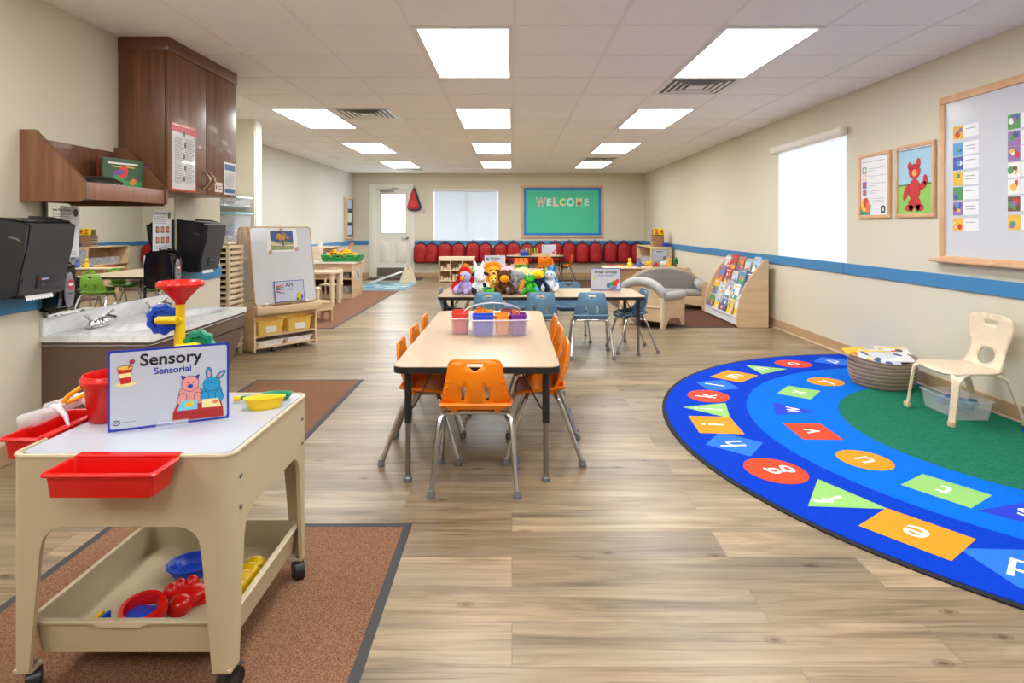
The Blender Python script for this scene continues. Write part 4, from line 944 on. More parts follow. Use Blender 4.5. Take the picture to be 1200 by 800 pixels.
for k, (x, lb) in enumerate(((-.145, 'yellow plastic bin on the easel shelf, left one'), (.145, 'yellow plastic bin on the easel shelf, right one'))):
    q = thing('easel_bin', lb, 'bin', eas(x, .11, .165), er, 'yellow bins under the easel')
    b = B(); open_tray(b, -.13, .13, -.10, .10, 0, .135, .004, YB_, .008, .018, .02); b.obj('tub', q)
    b = B(); b.M = face((0, -.098, .02), (1, 0, 0), (0, -1, .16)); b.box((-.05, 0, 0), (.05, .10, .004), WHITE); b.obj('label_card', q)
    q = thing('paper_tray', 'flat white paper tray on the bottom easel shelf, '+('left' if k == 0 else 'right')+' one', 'tray', eas(x, .13, .06), er, 'white trays under the easel')
    b = B(); open_tray(b, -.13, .13, -.11, .11, 0, .05, .004, WHITE, .006, .01, .012); b.obj('tray', q); b = B(); b.box((-.115, -.095, .006), (.115, .095, .036), mat((240, 240, 240), .8), .002); b.obj('paper_stack', q)
# picture and Art sign on the easel board
BM = Matrix.Translation(E0) @ Matrix.Rotation(er, 4, 'Z') @ LB @ Matrix.Translation((0, -.0045, 0))
def onboard(x, z): 
    M = BM @ Matrix.Translation((x, 0, z)) @ Matrix.Rotation(R(90), 4, 'X'); return M
M = onboard(.0, .60); t = thing('art_print', 'landscape painting print in blue and ochre held on the easel by wooden magnets', 'picture', M.to_translation()); L = M.copy(); L.translation = (0, 0, 0)
b = B(); b.M = L; b.box((-.155, -.115, 0), (.155, .115, .0012), WHITE); b.rect(-.115, -.095, .115, .09, .0016, mat((54, 88, 150), .5, var=.2, vscale=30)); 
b.poly([(-.115, -.095), (.115, -.095), (.115, -.03), (.04, -.01), (-.03, -.02), (-.115, 0)], .0019, mat((150, 160, 110), .6, var=.3, vscale=40)); b.poly([(-.115, .0), (-.06, -.03), (.02, -.05), (.115, -.045), (.115, -.06), (-.115, -.05)], .0021, mat((210, 206, 170), .6, var=.2, vscale=40))
rr = random.Random(11)
for i in range(34): a = rr.random()*6.28; k = rr.random()**.5; b.ell(.01+.062*k*math.cos(a), .03+.04*k*math.sin(a), .016, .009, .0022+i*.00003, mat(rr.choice([(190, 142, 50), (168, 118, 44), (120, 98, 46), (206, 164, 70)]), .6), rr.random()*3, 8)
b.rect(.004, -.06, .014, .0, .0034, mat((70, 60, 40), .6)); b.obj('print', t)
for i, (x, z, lb) in enumerate(((.0, .70, 'top centre'), (-.125, .49, 'lower left'), (.145, .51, 'lower right'))):
    M = onboard(x, z); t = thing('wooden_magnet', 'round wooden magnet at the '+lb+' of the easel print', 'magnet', M.to_translation(), 0, 'magnets on the easel'); L = M.copy(); L.translation = (0, 0, 0)
    b = B(); b.lathe([(.016, .0013), (.018, .006), (.016, .014), (0, .016)], MAPLED, 16, M=L); b.obj('disc', t)
M = onboard(.03, .006) @ Matrix.Translation((0, 0, .012)); t, b, L = sign_base('tabletop_sign', 'blue-bordered Art sign standing in the easel tray', M, .30, .20, BLI)
b.obj('sign_panel', t); b = B(); b.M = L; b.txt('Art', .0, .16, .055, .001, BLK, bold=.015); b.txt('Arte', .0, .118, .03, .001, BLI, bold=.01); b.obj('lettering', t)
b = B(); b.M = L
for i, c in enumerate(((200, 50, 60), (60, 140, 90), (40, 60, 60), (220, 150, 180), (90, 90, 100))): b.poly([(-.13, .15-.012*i+.006), (-.05, .165-.02*i), (-.05, .160-.02*i), (-.13, .14-.012*i)], .001+.0002*i, mat(c, .5))
b.ell(.10, .04, .035, .036, .001, mat((40, 110, 200), .5)); b.ell(.09, .03, .022, .03, .0013, YEL); b.ell(.105, .065, .018, .018, .0016, YEL); b.ell(.075, .02, .015, .012, .0018, GREEN); b.obj('illustration', t)

# ---------------------------------------------------------------- toddler table, stool, chairs, display cabinet (left rear)
def small_wood_chair(loc, rz, label, big=1.0):
    t = thing('wooden_chair', label, 'chair', loc, rz, 'small wooden chairs')
    h = .26*big
    for sx in (-1, 1):
        for sy in (-1, 1):
            b = B(); top = h if sy > 0 else .52*big
            b.box((sx*.13-.014, sy*.12-.014, 0), (sx*.13+.014, sy*.12+.014, top), MAPLEL, .005); b.obj('leg', t)
    b = B(); b.prism(rrect(-.155, -.14, .155, .15, .03), h, h+.016, MAPLEL); b.obj('seat', t, bev=.004)
    b = B(); b.prism(rrect(-.145, .37*big, .145, .54*big, .06), -.135, -.12, MAPLEL, 'xz'); b.obj('backrest', t, bev=.003); return t
t = thing('toddler_table', 'small round-cornered light wood table behind the easel', 'table', (-2.90, 9.0, 0))
b = B(); b.prism(rrect(-.32, -.25, .32, .25, .12, 8), .475, .50, MAPLEL); b.obj('tabletop', t, bev=.006)
for sx in (-1, 1):
    for sy in (-1, 1): b = B(); b.cyl((sx*.25, sy*.18, 0), (sx*.245, sy*.17, .476), .028, MAPLEL, .034, 16); b.obj('leg', t)
b = B(); b.box((-.22, -.15, .41), (.22, .15, .474), MAPLE, .004); b.obj('apron', t)
small_wood_chair((-2.83, 8.35, 0), R(-70), 'small wooden chair between the easel and the toddler table, curved back to the right', 1.15)
small_wood_chair((-2.85, 9.45, 0), R(180), 'small wooden chair behind the toddler table', .95)
t = thing('step_stool', 'low wooden step stool just behind the easel', 'stool', (-2.42, 7.40, 0), R(48)); t.scale = (.85, .85, .95)
b = B(); b.prism(rrect(-.20, -.17, .20, .17, .07), .235, .258, MAPLED); b.obj('top', t, bev=.004)
for s in (-1, 1): b = B(); b.prism([(-.15, 0), (-.09, 0), (-.07, .09), (0, .12), (.07, .09), (.09, 0), (.15, 0), (.15, .236), (-.15, .236)], s*.17-.01, s*.17+.01, MAPLE, 'yz'); b.obj('side_panel', t)
for s in (-1, 1): b = B(); b.box((-.17, s*.145-.008, .15), (.17, s*.145+.008, .235), MAPLE); b.obj('rail', t)
# display cabinet
t = thing('display_cabinet', 'maple toy cabinet with open shelves and white top behind the easel', 'cabinet', (-2.99, 10.0, 0)); hx, hy = .40, .30; H = .565
b = B(); b.prism(rrect(-hx-.03, -hy-.03, hx+.04, hy+.03, .05), H, H+.028, mat((236, 230, 214), .4)); b.obj('top', t, bev=.004)
for s in (-1, 1): b = B(); b.box((s*hx-.012, -hy, 0), (s*hx+.012, hy, H), MAPLE, .004); b.obj('side_panel', t)
b = B(); b.box((-hx+.012, -hy, H-.13), (hx-.012, -hy+.015, H), MAPLE); b.obj('apron', t)
for z in (.05, .31): b = B(); b.box((-hx+.012, -hy+.01, z), (hx-.012, hy-.01, z+.016), MAPLE); b.obj('shelf', t)
b = B(); b.box((-hx+.012, -hy+.01, 0), (hx-.012, -hy+.025, .05), MAPLE); b.obj('plinth', t)
b = B(); b.box((-hx+.012, hy-.02, .06), (hx-.012, hy-.01, H), mat((120, 92, 64), .7)); b.obj('back_panel', t)
b = B(); b.M = face((hx+.0125, .0, .28), (0, 1, 0), (1, 0, 0)); b.box((-.10, 0, 0), (.14, .19, .002), mat((196, 204, 214), .5)); b.ell(.04, .06, .05, .04, .003, mat((150, 90, 70), .5)); b.ell(-.02, .12, .05, .03, .0032, mat((110, 130, 160), .5)); b.obj('taped_photo', t)
clearbox((-2.82, 9.92, .326), .34, .30, .11, 'clear bin of blue pieces on the upper cabinet shelf', [(60, 110, 170), (150, 70, 60), (40, 130, 140)], flid=False)
clearbox((-2.82, 9.92, .066), .36, .32, .13, 'clear bin of pale pieces on the lower cabinet shelf', [(180, 190, 170), (210, 206, 190), (120, 130, 110)], flid=False)
t = thing('toy_basket', 'green open-weave basket full of yellow vehicles on the cabinet top', 'basket', (-2.82, 9.98, H+.029))
b = B(); GB = mat((20, 160, 80), .35); out = rrect(-.32, -.21, .32, .21, .08, 4); n = len(out)
for k, z in enumerate((.0, .035, .07, .10)): b.tube([(p[0]*(.9+.03*k), p[1]*(.9+.03*k), z+.004) for p in out], .006 if k < 3 else .009, GB, 6, closed=True)
for j in range(0, n): b.tube([(out[j][0]*.9, out[j][1]*.9, .002), (out[(j+1) % n][0]*1.0, out[(j+1) % n][1]*1.0, .10)], .006, GB, 5); b.tube([(out[j][0]*.9, out[j][1]*.9, .002), (out[j-1][0]*1.0, out[j-1][1]*1.0, .10)], .006, GB, 5)
b.prism([(p[0]*.9, p[1]*.9) for p in out], .0, .004, GB); b.prism([(p[0]*.93, p[1]*.93) for p in out], .01, .06, mat((16, 130, 66), .5)); b.obj('lattice', t)
rr = random.Random(5)
for i in range(9):
    x, y = -.22+.11*(i % 5)+.02*rr.random(), -.10+.16*(i//5)
    t = thing('toy_vehicle', ['yellow toy truck', 'yellow toy loader', 'orange-yellow toy van'][i % 3]+' in the green basket, '+['front left', 'front second', 'front middle', 'front fourth', 'front right', 'back left', 'back second', 'back third', 'back right'][i], 'toy', (-2.82+x, 9.98+y, H+.092+.05*(i in (1, 3, 7))), rr.random()*3, 'yellow vehicles in the green basket')
    t.scale = (1.25, 1.25, 1.2); m = mat([(250, 200, 20), (246, 186, 10), (240, 160, 20)][i % 3], .35); b = B(); b.box((-.05, -.03, .012), (.05, .03, .035), m, .008); b.box((.0, -.026, .03), (.045, .026, .065), m, .01); b.obj('body', t)
    b = B()
    for sx in (-1, 1):
        for sy in (-1, 1): b.tube([(sx*.03, sy*.026, .012), (sx*.03, sy*.036, .012)], .014, BLACK, 10)
    b.obj('wheels', t)
t = thing('toy_giraffe', 'orange toy giraffe standing behind the green basket', 'toy', (-2.86, 10.25, H+.029), R(10))
b = B(); m = mat((222, 120, 60), .5); b.ball((0, 0, .14), (.075, .035, .04), m)
for sx in (-1, 1):
    for sy in (-1, 1): b.tube([(sx*.05, sy*.02, .13), (sx*.055, sy*.022, 0)], [.014, .010], m, 8)
b.tube([(.055, 0, .15), (.08, 0, .22), (.10, 0, .27)], [.025, .016, .014], m, 10); b.ball((.12, 0, .275), (.034, .017, .017), m); b.tube([(.10, .008, .28), (.098, .010, .305)], .004, m, 6); b.tube([(.10, -.008, .28), (.098, -.010, .305)], .004, m, 6); b.obj('body', t)
t = thing('toy_helicopter', 'red and blue toy heap at the rear left of the green basket', 'toy', (-3.12, 10.28, H+.029)); b = B(); b.ball((0, 0, .07), (.09, .05, .07), RED); b.ball((.10, 0, .08), (.05, .04, .05), mat((220, 90, 30), .4)); b.ball((-.08, .0, .09), (.05, .04, .05), BLUE); b.obj('body', t)
t = thing('white_shelf_unit', 'white and maple shelf standing against the wall behind the toy cabinet', 'shelf', (-3.45, 10.9, 0)); 
for s in (-1, 1): b = B(); b.box((-.20, s*.5-.012, 0), (.17, s*.5+.012, .80), MAPLEL, .003); b.obj('side_panel', t)
for z in (.10, .42, .785): b = B(); b.box((-.20, -.49, z), (.17, .49, z+.016), MAPLEL); b.obj('shelf', t)
b = B(); b.box((-.20, -.49, .1), (-.19, .49, .79), mat((226, 224, 214), .6)); b.obj('back_panel', t)
t = thing('white_cup', 'white cup on top of the white and maple shelf', 'cup', (-3.40, 10.6, .801)); b = B(); b.lathe([(.03, 0), (.04, .01), (.042, .10), (.036, .10), (.034, .02), (0, .02)], WHITE, 16); b.obj('cup', t)
# ramp toy
t = thing('ramp_block', 'notched wooden triangle block holding up the white ramp', 'toy', (-2.14, 12.32, .008))
b = B(); b.prism([(-.17, 0), (.17, 0), (.045, .335), (.0, .22), (-.045, .335)], -.09, .09, MAPLEL, 'xz'); b.obj('block', t, bev=.004)
t = thing('white_ramp', 'long white ramp leaning on the notched wooden block', 'toy', (-2.86, 12.2, .01), R(6))
b = B(); b.box((0, -.10, 0), (.66, .10, .032), mat((226, 226, 222), .35), .004, M=Matrix.Rotation(R(-19), 4, 'Y')); b.obj('ramp', t)
# notice case at the far left corner, hanging bag, switch
t = thing('notice_case', 'narrow wooden-framed notice case at the far left corner', 'notice board', (XF+.002, 13.36, .90))
b = B()
for a, c in (((0, -.29, 0), (.07, -.26, .9)), ((0, .26, 0), (.07, .29, .9)), ((0, -.26, 0), (.07, .26, .03)), ((0, -.26, .87), (.07, .26, .9))): b.box(a, c, MAPLE)
b.obj('frame', t); b = B(); b.box((0, -.26, .03), (.045, .26, .87), mat((26, 36, 60), .5)); b.obj('backing', t)
b = B()
for z, c in ((.08, (190, 206, 240)), (.36, (206, 216, 200)), (.66, (170, 190, 220))): b.box((.046, -.16, z), (.049, .16, z+.2), mat(c, .5))
b.obj('notices', t)
t = thing('sling_bag', 'red teardrop sling bag with grey trim hanging beside the door', 'bag', (-2.235, YB-.04, 1.55))
b = B(); b.M = face((0, 0, 0), (1, 0, 0), (0, -1, 0)); out = [(-.16, .05), (-.13, -.0), (-.06, -.03), (.06, -.03), (.13, -.01), (.165, .05), (.12, .2), (.07, .36), (.025, .48), (-.025, .48), (-.07, .36), (-.12, .2)]
b.pillow([(p[0]*1.03, p[1]) for p in out], .07, mat((60, 60, 66), .7), ((1, 0), (1, .6), (.93, .8), (.7, 1))); b.obj('trim', t)
b = B(); b.M = face((0, -.055, 0), (1, 0, 0), (0, -1, 0)); b.pillow([(p[0]*.82-.02, p[1]*.86+.03) for p in out], .05, mat((200, 44, 48), .6), ((1, 0), (.98, .4), (.85, .8), (.6, 1))); b.obj('panel', t)
b = B(); b.M = face((0, -.1, 0), (1, 0, 0), (0, -1, 0)); b.pillow([(.075*math.cos(a)-.02, .12+.07*math.sin(a)) for a in [2*math.pi*i/20 for i in range(20)]], .012, mat((214, 60, 60), .6)); b.obj('pocket', t)
b = B(); b.tube([(-.02, -.02, .46), (0, -.02, .55), (.02, -.02, .46)], .008, DARK, 6); b.obj('strap', t)
M = face((-2.02, YB-.002, 1.42), (1, 0, 0), (0, -1, 0)); t = thing('wall_switch_sign', 'small square sign on the wall between door and window', 'sign', M.to_translation()); b = B(); L = M.copy(); L.translation = (0, 0, 0); b.M = L; b.box((-.07, 0, 0), (.07, .16, .006), mat((226, 222, 214), .5)); b.rect(-.05, .02, .05, .14, .0064, mat((206, 180, 170), .5)); b.obj('plate', t)
# ---------------------------------------------------------------- back wall: board, backpacks, cubby
M = face((1.155, YB-.002, .905), (1, 0, 0), (0, -1, 0)); t = thing('bulletin_board', 'green bulletin board with blue border and paper WELCOME letters', 'bulletin board', M.to_translation()); L = M.copy(); L.translation = (0, 0, 0)
W2, H2 = .935, 1.20
b = B(); b.M = L
for a, c in (((-W2, 0, 0), (W2, .055, .03)), ((-W2, H2-.05, 0), (W2, H2, .03)), ((-W2, .055, 0), (-W2+.05, H2-.05, .03)), ((W2-.05, .055, 0), (W2, H2-.05, .03))): b.box(a, c, OAKF, .004)
b.obj('frame', t)
b = B(); b.M = L; b.box((-W2+.05, .055, .0), (W2-.05, H2-.05, .008), mat((18, 126, 208), .5)); b.obj('blue_border', t)
b = B(); b.M = L; b.box((-W2+.105, .11, .008), (W2-.105, H2-.105, .010), mat((76, 198, 158), .75, var=.03, vscale=3)); b.obj('green_paper', t)
b = B(); b.M = L
xx = -.60
for ch, c, z, wd in (('W', (226, 160, 160), .34, .22), ('E', (214, 236, 236), .27, .15), ('L', (244, 190, 190), .32, .16), ('C', (240, 214, 120), .27, .17), ('O', (206, 232, 240), .31, .20), ('M', (244, 214, 150), .30, .20), ('E', (186, 220, 240), .26, .14)):
    wx_ = {'W': .72, 'M': .78, 'O': .85}.get(ch, 1); b.txt(ch, xx+wd/2, .81, z*.80, .012, mat((240, 244, 240), .6), bold=.04, wide=wx_); b.txt(ch, xx+wd/2, .81, z*.80, .0135, mat(c, .6, var=.15, vscale=30), bold=.02, wide=wx_); xx += wd*.98
b.obj('lettering', t)
BPX = [493, 505.5, 521, 537, 553.5, 569.5, 587, 602, 617.5, 633.5, 650.5, 666.5, 682.5, 698, 715, 731, 746.5]
RBP = mat((166, 8, 20), .55, var=.06, vscale=12, bump=.15, bscale=18); NVY = mat((44, 34, 50), .6)
def backpack(x, z, rz, label):
    t = thing('backpack', label, 'backpack', (x, YB-.018, z), rz, 'red backpacks hung in a row')
    def arch(w_, h_, y0=0, r=.06, n=10):
        out = [(w_-r+r*math.cos(R(a)), y0+r+r*math.sin(R(a))) for a in (-90, -60, -30, 0)]
        out += [((w_)*math.cos(R(a))*1.0, h_-w_*.9+w_*.9*math.sin(R(a))) for a in [10+160*i/n for i in range(n+1)]]
        out += [(-w_+r+r*math.cos(R(a)), y0+r+r*math.sin(R(a))) for a in (180, 210, 240, 270)]; return out
    b = B(); b.M = face((0, 0, 0), (1, 0, 0), (0, -1, 0)); b.pillow(arch(.170, .475), .05, NVY, ((1, 0), (1, .8), (.97, 1))); b.obj('back_piping', t)
    b = B(); b.M = face((0, -.04, 0), (1, 0, 0), (0, -1, 0)); b.pillow(arch(.148, .445, .012), .13, RBP, ((1, 0), (1, .45), (.95, .75), (.8, .93), (.5, 1))); b.obj('bag_body', t)
    b = B(); b.M = face((0, -.15, 0), (1, 0, 0), (0, -1, 0)); b.pillow(arch(.105, .24, .03, .04), .05, RBP, ((1, 0), (1, .5), (.9, .85), (.6, 1))); p = b.obj('front_pocket', t)
    b = B(); b.M = face((0, -.165, 0), (1, 0, 0), (0, -1, 0)); b.tube([(q[0], q[1], 0) for q in arch(.107, .243, .03, .04)[3:-3]], .005, NVY, 5); b.obj('zip', p)
    b = B(); b.tube([(-.03, -.03, .455), (-.02, -.03, .51), (.02, -.03, .51), (.03, -.03, .455)], .009, NVY, 6); b.obj('top_loop', t)
    return t
ordn = ['first', 'second', 'third', 'fourth', 'fifth', 'sixth', 'seventh', 'eighth', 'ninth', 'tenth', 'eleventh', 'twelfth', 'thirteenth', 'fourteenth', 'fifteenth', 'sixteenth', 'seventeenth']
bp0 = None; rr = random.Random(2)
for i, px in enumerate(BPX):
    x = (px-CX)*(YB-.1)/F; z = .325+.012*rr.random()+(-.01 if i in (0, 1) else 0); lb = 'red backpack with dark piping on the back wall, '+ordn[i]+' from the door'
    if bp0 is None: bp0 = backpack(x, z, 0, lb)
    else: q = dup(bp0, (x, YB-.018-.004*(i % 2), z), 0, lb); q.scale = (1+.05*(rr.random()-.5), 1, 1+.06*(rr.random()-.5)); q.rotation_euler = (0, R(5*(rr.random()-.5)), 0)
b = B()
# cubby with wooden blocks
t = thing('cubby_shelf', 'pale wooden cubby shelf holding wooden blocks below the backpacks', 'shelf', (-1.16, 12.65, 0)); hw = .37
b = B(); b.box((-hw-.01, -.15, .505), (hw+.01, .15, .53), MAPLEL, .004); b.box((-hw, -.15, .45), (hw, -.135, .505), MAPLEL); b.obj('top', t)
for x in (-hw+.008, -.125, .125, hw-.008): b = B(); b.box((x-.008, -.145, 0), (x+.008, .15, .505), MAPLEL); b.obj('divider', t)
for z in (.02, .235): b = B(); b.box((-hw, -.14, z), (hw, .15, z+.014), MAPLEL); b.obj('shelf', t)
b = B(); b.box((-hw, .14, .0), (hw, .15, .505), MAPLED); b.obj('back_panel', t)
rr = random.Random(9); k = 0
for c in range(3):
    for r_, z in enumerate((.0345, .2495)):
        for j in range(3):
            w_ = .05+.02*rr.random(); h_ = rr.choice([.05, .09, .13]); x = -1.16-.245+.245*c-.07+.07*j
            q = thing('wooden_block', 'plain wooden block in the cubby, '+['left', 'middle', 'right'][c]+' column '+['lower', 'upper'][r_]+' row, '+['left', 'centre', 'right'][j]+' one', 'block', (x, 12.60, z), 0, 'wooden blocks in the cubby')
            b = B()
            if (k*7) % 3 == 0: b.cyl((0, 0, 0), (0, 0, h_), w_*.45, MAPLEL)
            else: b.box((-w_/2, -.04, 0), (w_/2, .04, h_), MAPLEL, .004)
            b.obj('block', q); k += 1
# far table: items
def small_sign(loc, rz, w_, h_, label, l1, l2, border, deco, s1=.04):
    M = face((0, 0, 0), (1, 0, 0), (0, -1, 0)); t = thing('tabletop_sign', label, 'sign', loc, rz)
    b = B(); b.M = M; b.box((-w_/2, 0, -.003), (w_/2, h_, 0), border); b.poly(rrect(-w_/2+.008, .008, w_/2-.008, h_-.008, .006, 4), .0005, SGW); b.obj('sign_panel', t)
    b = B(); b.M = M
    if l1: b.txt(l1, 0, h_*.82, s1, .0012, BLK, bold=.02)
    if l2: b.txt(l2, 0, h_*.67, s1*.55, .0012, BLI, bold=.01)
    if l1 or l2: b.obj('lettering', t)
    b = B(); b.M = M
    for i, (x, y, rx, ry, c) in enumerate(deco): b.ell(x*w_, y*h_, rx*w_, ry*h_, .001+.0002*i, mat(c, .5))
    b.obj('illustration', t); b = B(); b.box((-w_*.2, -.03, -.0), (w_*.2, .03, .004), FROST); b.obj('sign_stand', t); return t
LILAC = mat((176, 180, 220), .4)
small_sign((.925, 5.92, .5415), R(-3), .30, .222, 'blue-bordered Small Group sign at the right end of the toy table', 'Small Group', 'Grupo peque\u00f1o', mat((70, 88, 160), .4),
           [(-.37, .55, .055, .07, (200, 200, 60)), (.30, .28, .10, .17, (214, 50, 40)), (.38, .42, .06, .09, (214, 50, 40)), (.10, .22, .07, .12, (60, 120, 180)), (.20, .30, .06, .09, (50, 150, 90)), (.26, .13, .09, .08, (70, 140, 200)), (.18, .06, .06, .05, (200, 60, 60)), (.42, .2, .05, .12, (190, 210, 230))], .044)
small_sign((-.235, 8.25, .5415), 0, .285, .23, 'Writing sign on the middle table, standing just above the plush toys', 'Writing', 'Escritura', mat((206, 206, 226), .4),
           [(-.36, .78, .08, .09, (40, 130, 160)), (.25, .28, .10, .16, (130, 80, 60)), (.40, .38, .05, .08, (200, 110, 90)), (-.1, .15, .09, .05, (160, 200, 220))], .044)
small_sign((.78, 12.62, .5615), 0, .30, .22, 'small white sign with red animal picture on the far table', '', '', mat((224, 222, 236), .4), [(-.1, .12, .15, .06, (60, 110, 110)), (.32, .25, .12, .10, (200, 40, 40)), (.42, .45, .07, .08, (200, 50, 50)), (-.4, .85, .05, .07, (190, 120, 140))])
t = thing('crayon_tub', 'blue tub of crayons on the far writing table', 'tub', (.245, 12.35, .5615)); b = B(); open_tray(b, -.085, .085, -.06, .06, 0, .08, .004, BLUE, .006, .012, .015); b.obj('tub', t)
b = B(); rr = random.Random(4)
for i in range(14): x, y = -.07+.01*i, -.03+.06*rr.random(); b.cyl((x, y, .006), (x+.01*(rr.random()-.5), y, .12+.02*rr.random()), .006, mat(rr.choice([(120, 90, 170), (230, 140, 40), (90, 130, 190), (150, 150, 190)]), .5), n=6)
b.obj('crayons', t)['kind'] = 'stuff'
t = thing('wooden_tray', 'small wooden tray on the far table beside the crayon tub', 'tray', (.60, 12.42, .5615)); b = B(); open_tray(b, -.20, .20, -.11, .11, 0, .045, .008, MAPLED, .0, 0, .01); b.obj('tray', t)
t = thing('spring_toy', 'green caterpillar-like coil toy on the far table', 'toy', (.40, 12.55, .5615)); b = B()
for i in range(5): b.tube([(-.09+.055*i+.0*math.cos(a), .035*math.cos(a), .075+.065*math.sin(a)) for a in [2*math.pi*j/14 for j in range(14)]], .011, mat((130, 196, 50), .4), 6, closed=True)
b.tube([(-.10, 0, .012), (.14, 0, .012)], .012, BLACK, 8); b.ball((-.10, 0, .11), (.03, .04, .04), mat((160, 210, 60), .4)); b.obj('body', t)

# ---------------------------------------------------------------- plush toys on the blue-chair table
def fuzzy(c): return mat(c, .95, spec=.2, var=.08, vscale=40, bump=.5, bscale=120)
TT = .5405
def plush(kind, label, x, y, z, rz, body, opts, s=1.0, belly=None):
    t = thing('plush_'+kind, label, 'plush toy', (x, y, z), rz, None); t.scale = (s, s, s)
    m = fuzzy(body); m2 = fuzzy(belly or body)
    b = B(); b.ball((0, 0, .055), (.045, .040, .055), m)
    for sx in (-1, 1):
        b.tube([(sx*.03, -.005, .085), (sx*.058, -.025, .06), (sx*.062, -.05, .042)], [.018, .016, .018], m, 10); b.ball((sx*.063, -.052, .040), .019, fuzzy(opts.get('paw', body)), 10)
        b.tube([(sx*.02, 0, .025), (sx*.042, -.045, .022), (sx*.048, -.075, .022)], [.022, .020, .020], m, 10); b.ball((sx*.049, -.080, .026), (.021, .018, .026), fuzzy(opts.get('paw', body)), 10)
    b.ball((0, -.018, .055), (.034, .030, .042), m2); b.obj('body', t)
    hz = .135; b = B(); b.ball((0, -.01, hz), opts.get('hr', (.046, .042, .044)), fuzzy(opts.get('head', body)), 18); h = b.obj('head', t)
    e = B()
    for sx in (-1, 1):
        er_ = opts.get('eye', .006)
        if er_ > .008: e.ball((sx*.018, -.046, hz+.028), er_, mat((238, 240, 230), .3), 12); e.ball((sx*.018, -.046-er_*.75, hz+.028), er_*.45, BLK, 8)
        else: e.ball((sx*.018, -.047, hz+.012), er_, BLK, 8)
    e.obj('eyes', h)
    if 'muzzle' in opts:
        c, r = opts['muzzle']; b = B(); b.ball((0, -.052, hz-.014), r, fuzzy(c), 14)
        if opts.get('nose'): b.ball((0, -.052-r[1], hz-.006), (.009, .006, .007), mat(opts['nose'], .4), 8)
        b.obj('muzzle', h)
    if 'beak' in opts:
        c, L_ = opts['beak']; b = B(); mm = fuzzy(c); b.tube([(0, -.04, hz-.004), (0, -.04-L_*.6, hz-.006), (0, -.04-L_, hz-.016)], [.020, .016, .006], mm, 12); b.obj('beak', h)
    if 'ear' in opts:
        c, r, px, pz, rot = opts['ear']
        for sx in (-1, 1):
            from mathutils import Euler
            b = B(); b.ball((sx*px, 0, hz+pz), r, fuzzy(c), 12, rot=Euler((0, sx*R(rot), 0))); b.obj('ear', h)
    if 'mane' in opts:
        b = B(); mm = fuzzy(opts['mane'])
        for i in range(16): a = 2*math.pi*i/16; b.ball((.050*math.cos(a), .004, hz+.050*math.sin(a)), (.020, .018, .020), mm, 10)
        b.obj('mane', h)
    if 'comb' in opts:
        b = B(); mm = fuzzy(opts['comb'])
        for i in range(4): b.ball((0, -.02+.018*i, hz+.046-.004*abs(i-1)), (.010, .013, .018), mm, 10)
        b.obj('comb', h)
    if 'trunk' in opts:
        b = B(); b.tube([(0, -.045, hz), (0, -.065, hz-.02), (0, -.068, hz-.05), (0, -.060, hz-.065)], [.014, .012, .010, .009], fuzzy(opts['trunk']), 10); b.ball((0, -.058, hz-.068), .011, fuzzy((236, 170, 170)), 10); b.obj('trunk', h)
    if 'wing' in opts:
        for sx in (-1, 1): b = B(); b.ball((sx*.052, .0, .07), (.014, .036, .045), fuzzy(opts['wing']), 12); b.obj('wing', t)
    if 'crest' in opts:
        for i, (dx, dz, ry) in enumerate(((-.01, .055, -25), (.015, .062, 10), (.035, .055, 40))):
            from mathutils import Euler
            b = B(); b.ball((dx, .0, hz+dz), (.012, .010, .032), fuzzy(opts['crest'][i % len(opts['crest'])]), 10, rot=Euler((0, R(ry), 0))); b.obj('feather', h)
    if 'spots' in opts:
        b = B()
        for (sx, sy, sz) in ((.03, -.03, hz+.022), (-.035, .0, hz+.02), (.03, -.03, .07)): b.ball((sx, sy, sz), (.016, .016, .018), fuzzy(opts['spots']), 10)
        b.obj('patches', t)
    return t
plush('bird', 'lavender plush bird with orange beak at the front left of the plush heap', -.435, 5.66, TT, R(-28), (178, 162, 216), {'head': (186, 182, 230), 'beak': ((250, 146, 20), .04), 'paw': (190, 176, 226), 'eye': .005}, 1.18)
plush('cow', 'white plush cow with black patches at the front of the plush heap', -.30, 5.66, TT, R(6), (238, 240, 246), {'muzzle': ((244, 240, 244), (.034, .026, .024)), 'ear': ((40, 40, 46), (.022, .008, .012), .05, .02, 30), 'spots': (36, 36, 42), 'paw': (48, 48, 56), 'hr': (.050, .046, .056)}, 1.2)
plush('dog', 'yellow plush dog with brown nose between the cow and the brown duck-billed toy', -.175, 5.68, TT, R(0), (246, 200, 84), {'muzzle': ((252, 216, 120), (.03, .026, .022)), 'nose': (110, 50, 30), 'ear': ((230, 150, 50), (.012, .010, .026), .044, .0, 10), 'hr': (.042, .04, .042)}, .98)
plush('duck', 'brown plush animal with a big round yellow bill in the middle of the heap', -.072, 5.64, TT, R(2), (96, 58, 36), {'muzzle': ((250, 168, 16), (.038, .024, .030)), 'ear': ((110, 66, 40), (.016, .010, .020), .042, .036, 25), 'hr': (.052, .046, .054)}, 1.2)
plush('elephant', 'grey plush elephant beside the green frog', .028, 5.67, TT, R(4), (156, 160, 168), {'trunk': (150, 154, 162), 'ear': ((168, 172, 180), (.030, .010, .034), .050, .006, 0), 'hr': (.046, .044, .054)}, 1.18)
plush('frog', 'bright green plush frog with white eyes at the front right of the heap', .165, 5.66, TT, R(-6), (48, 176, 44), {'eye': .014, 'muzzle': ((60, 190, 54), (.036, .022, .018)), 'hr': (.050, .044, .038)}, 1.1, (90, 200, 60))
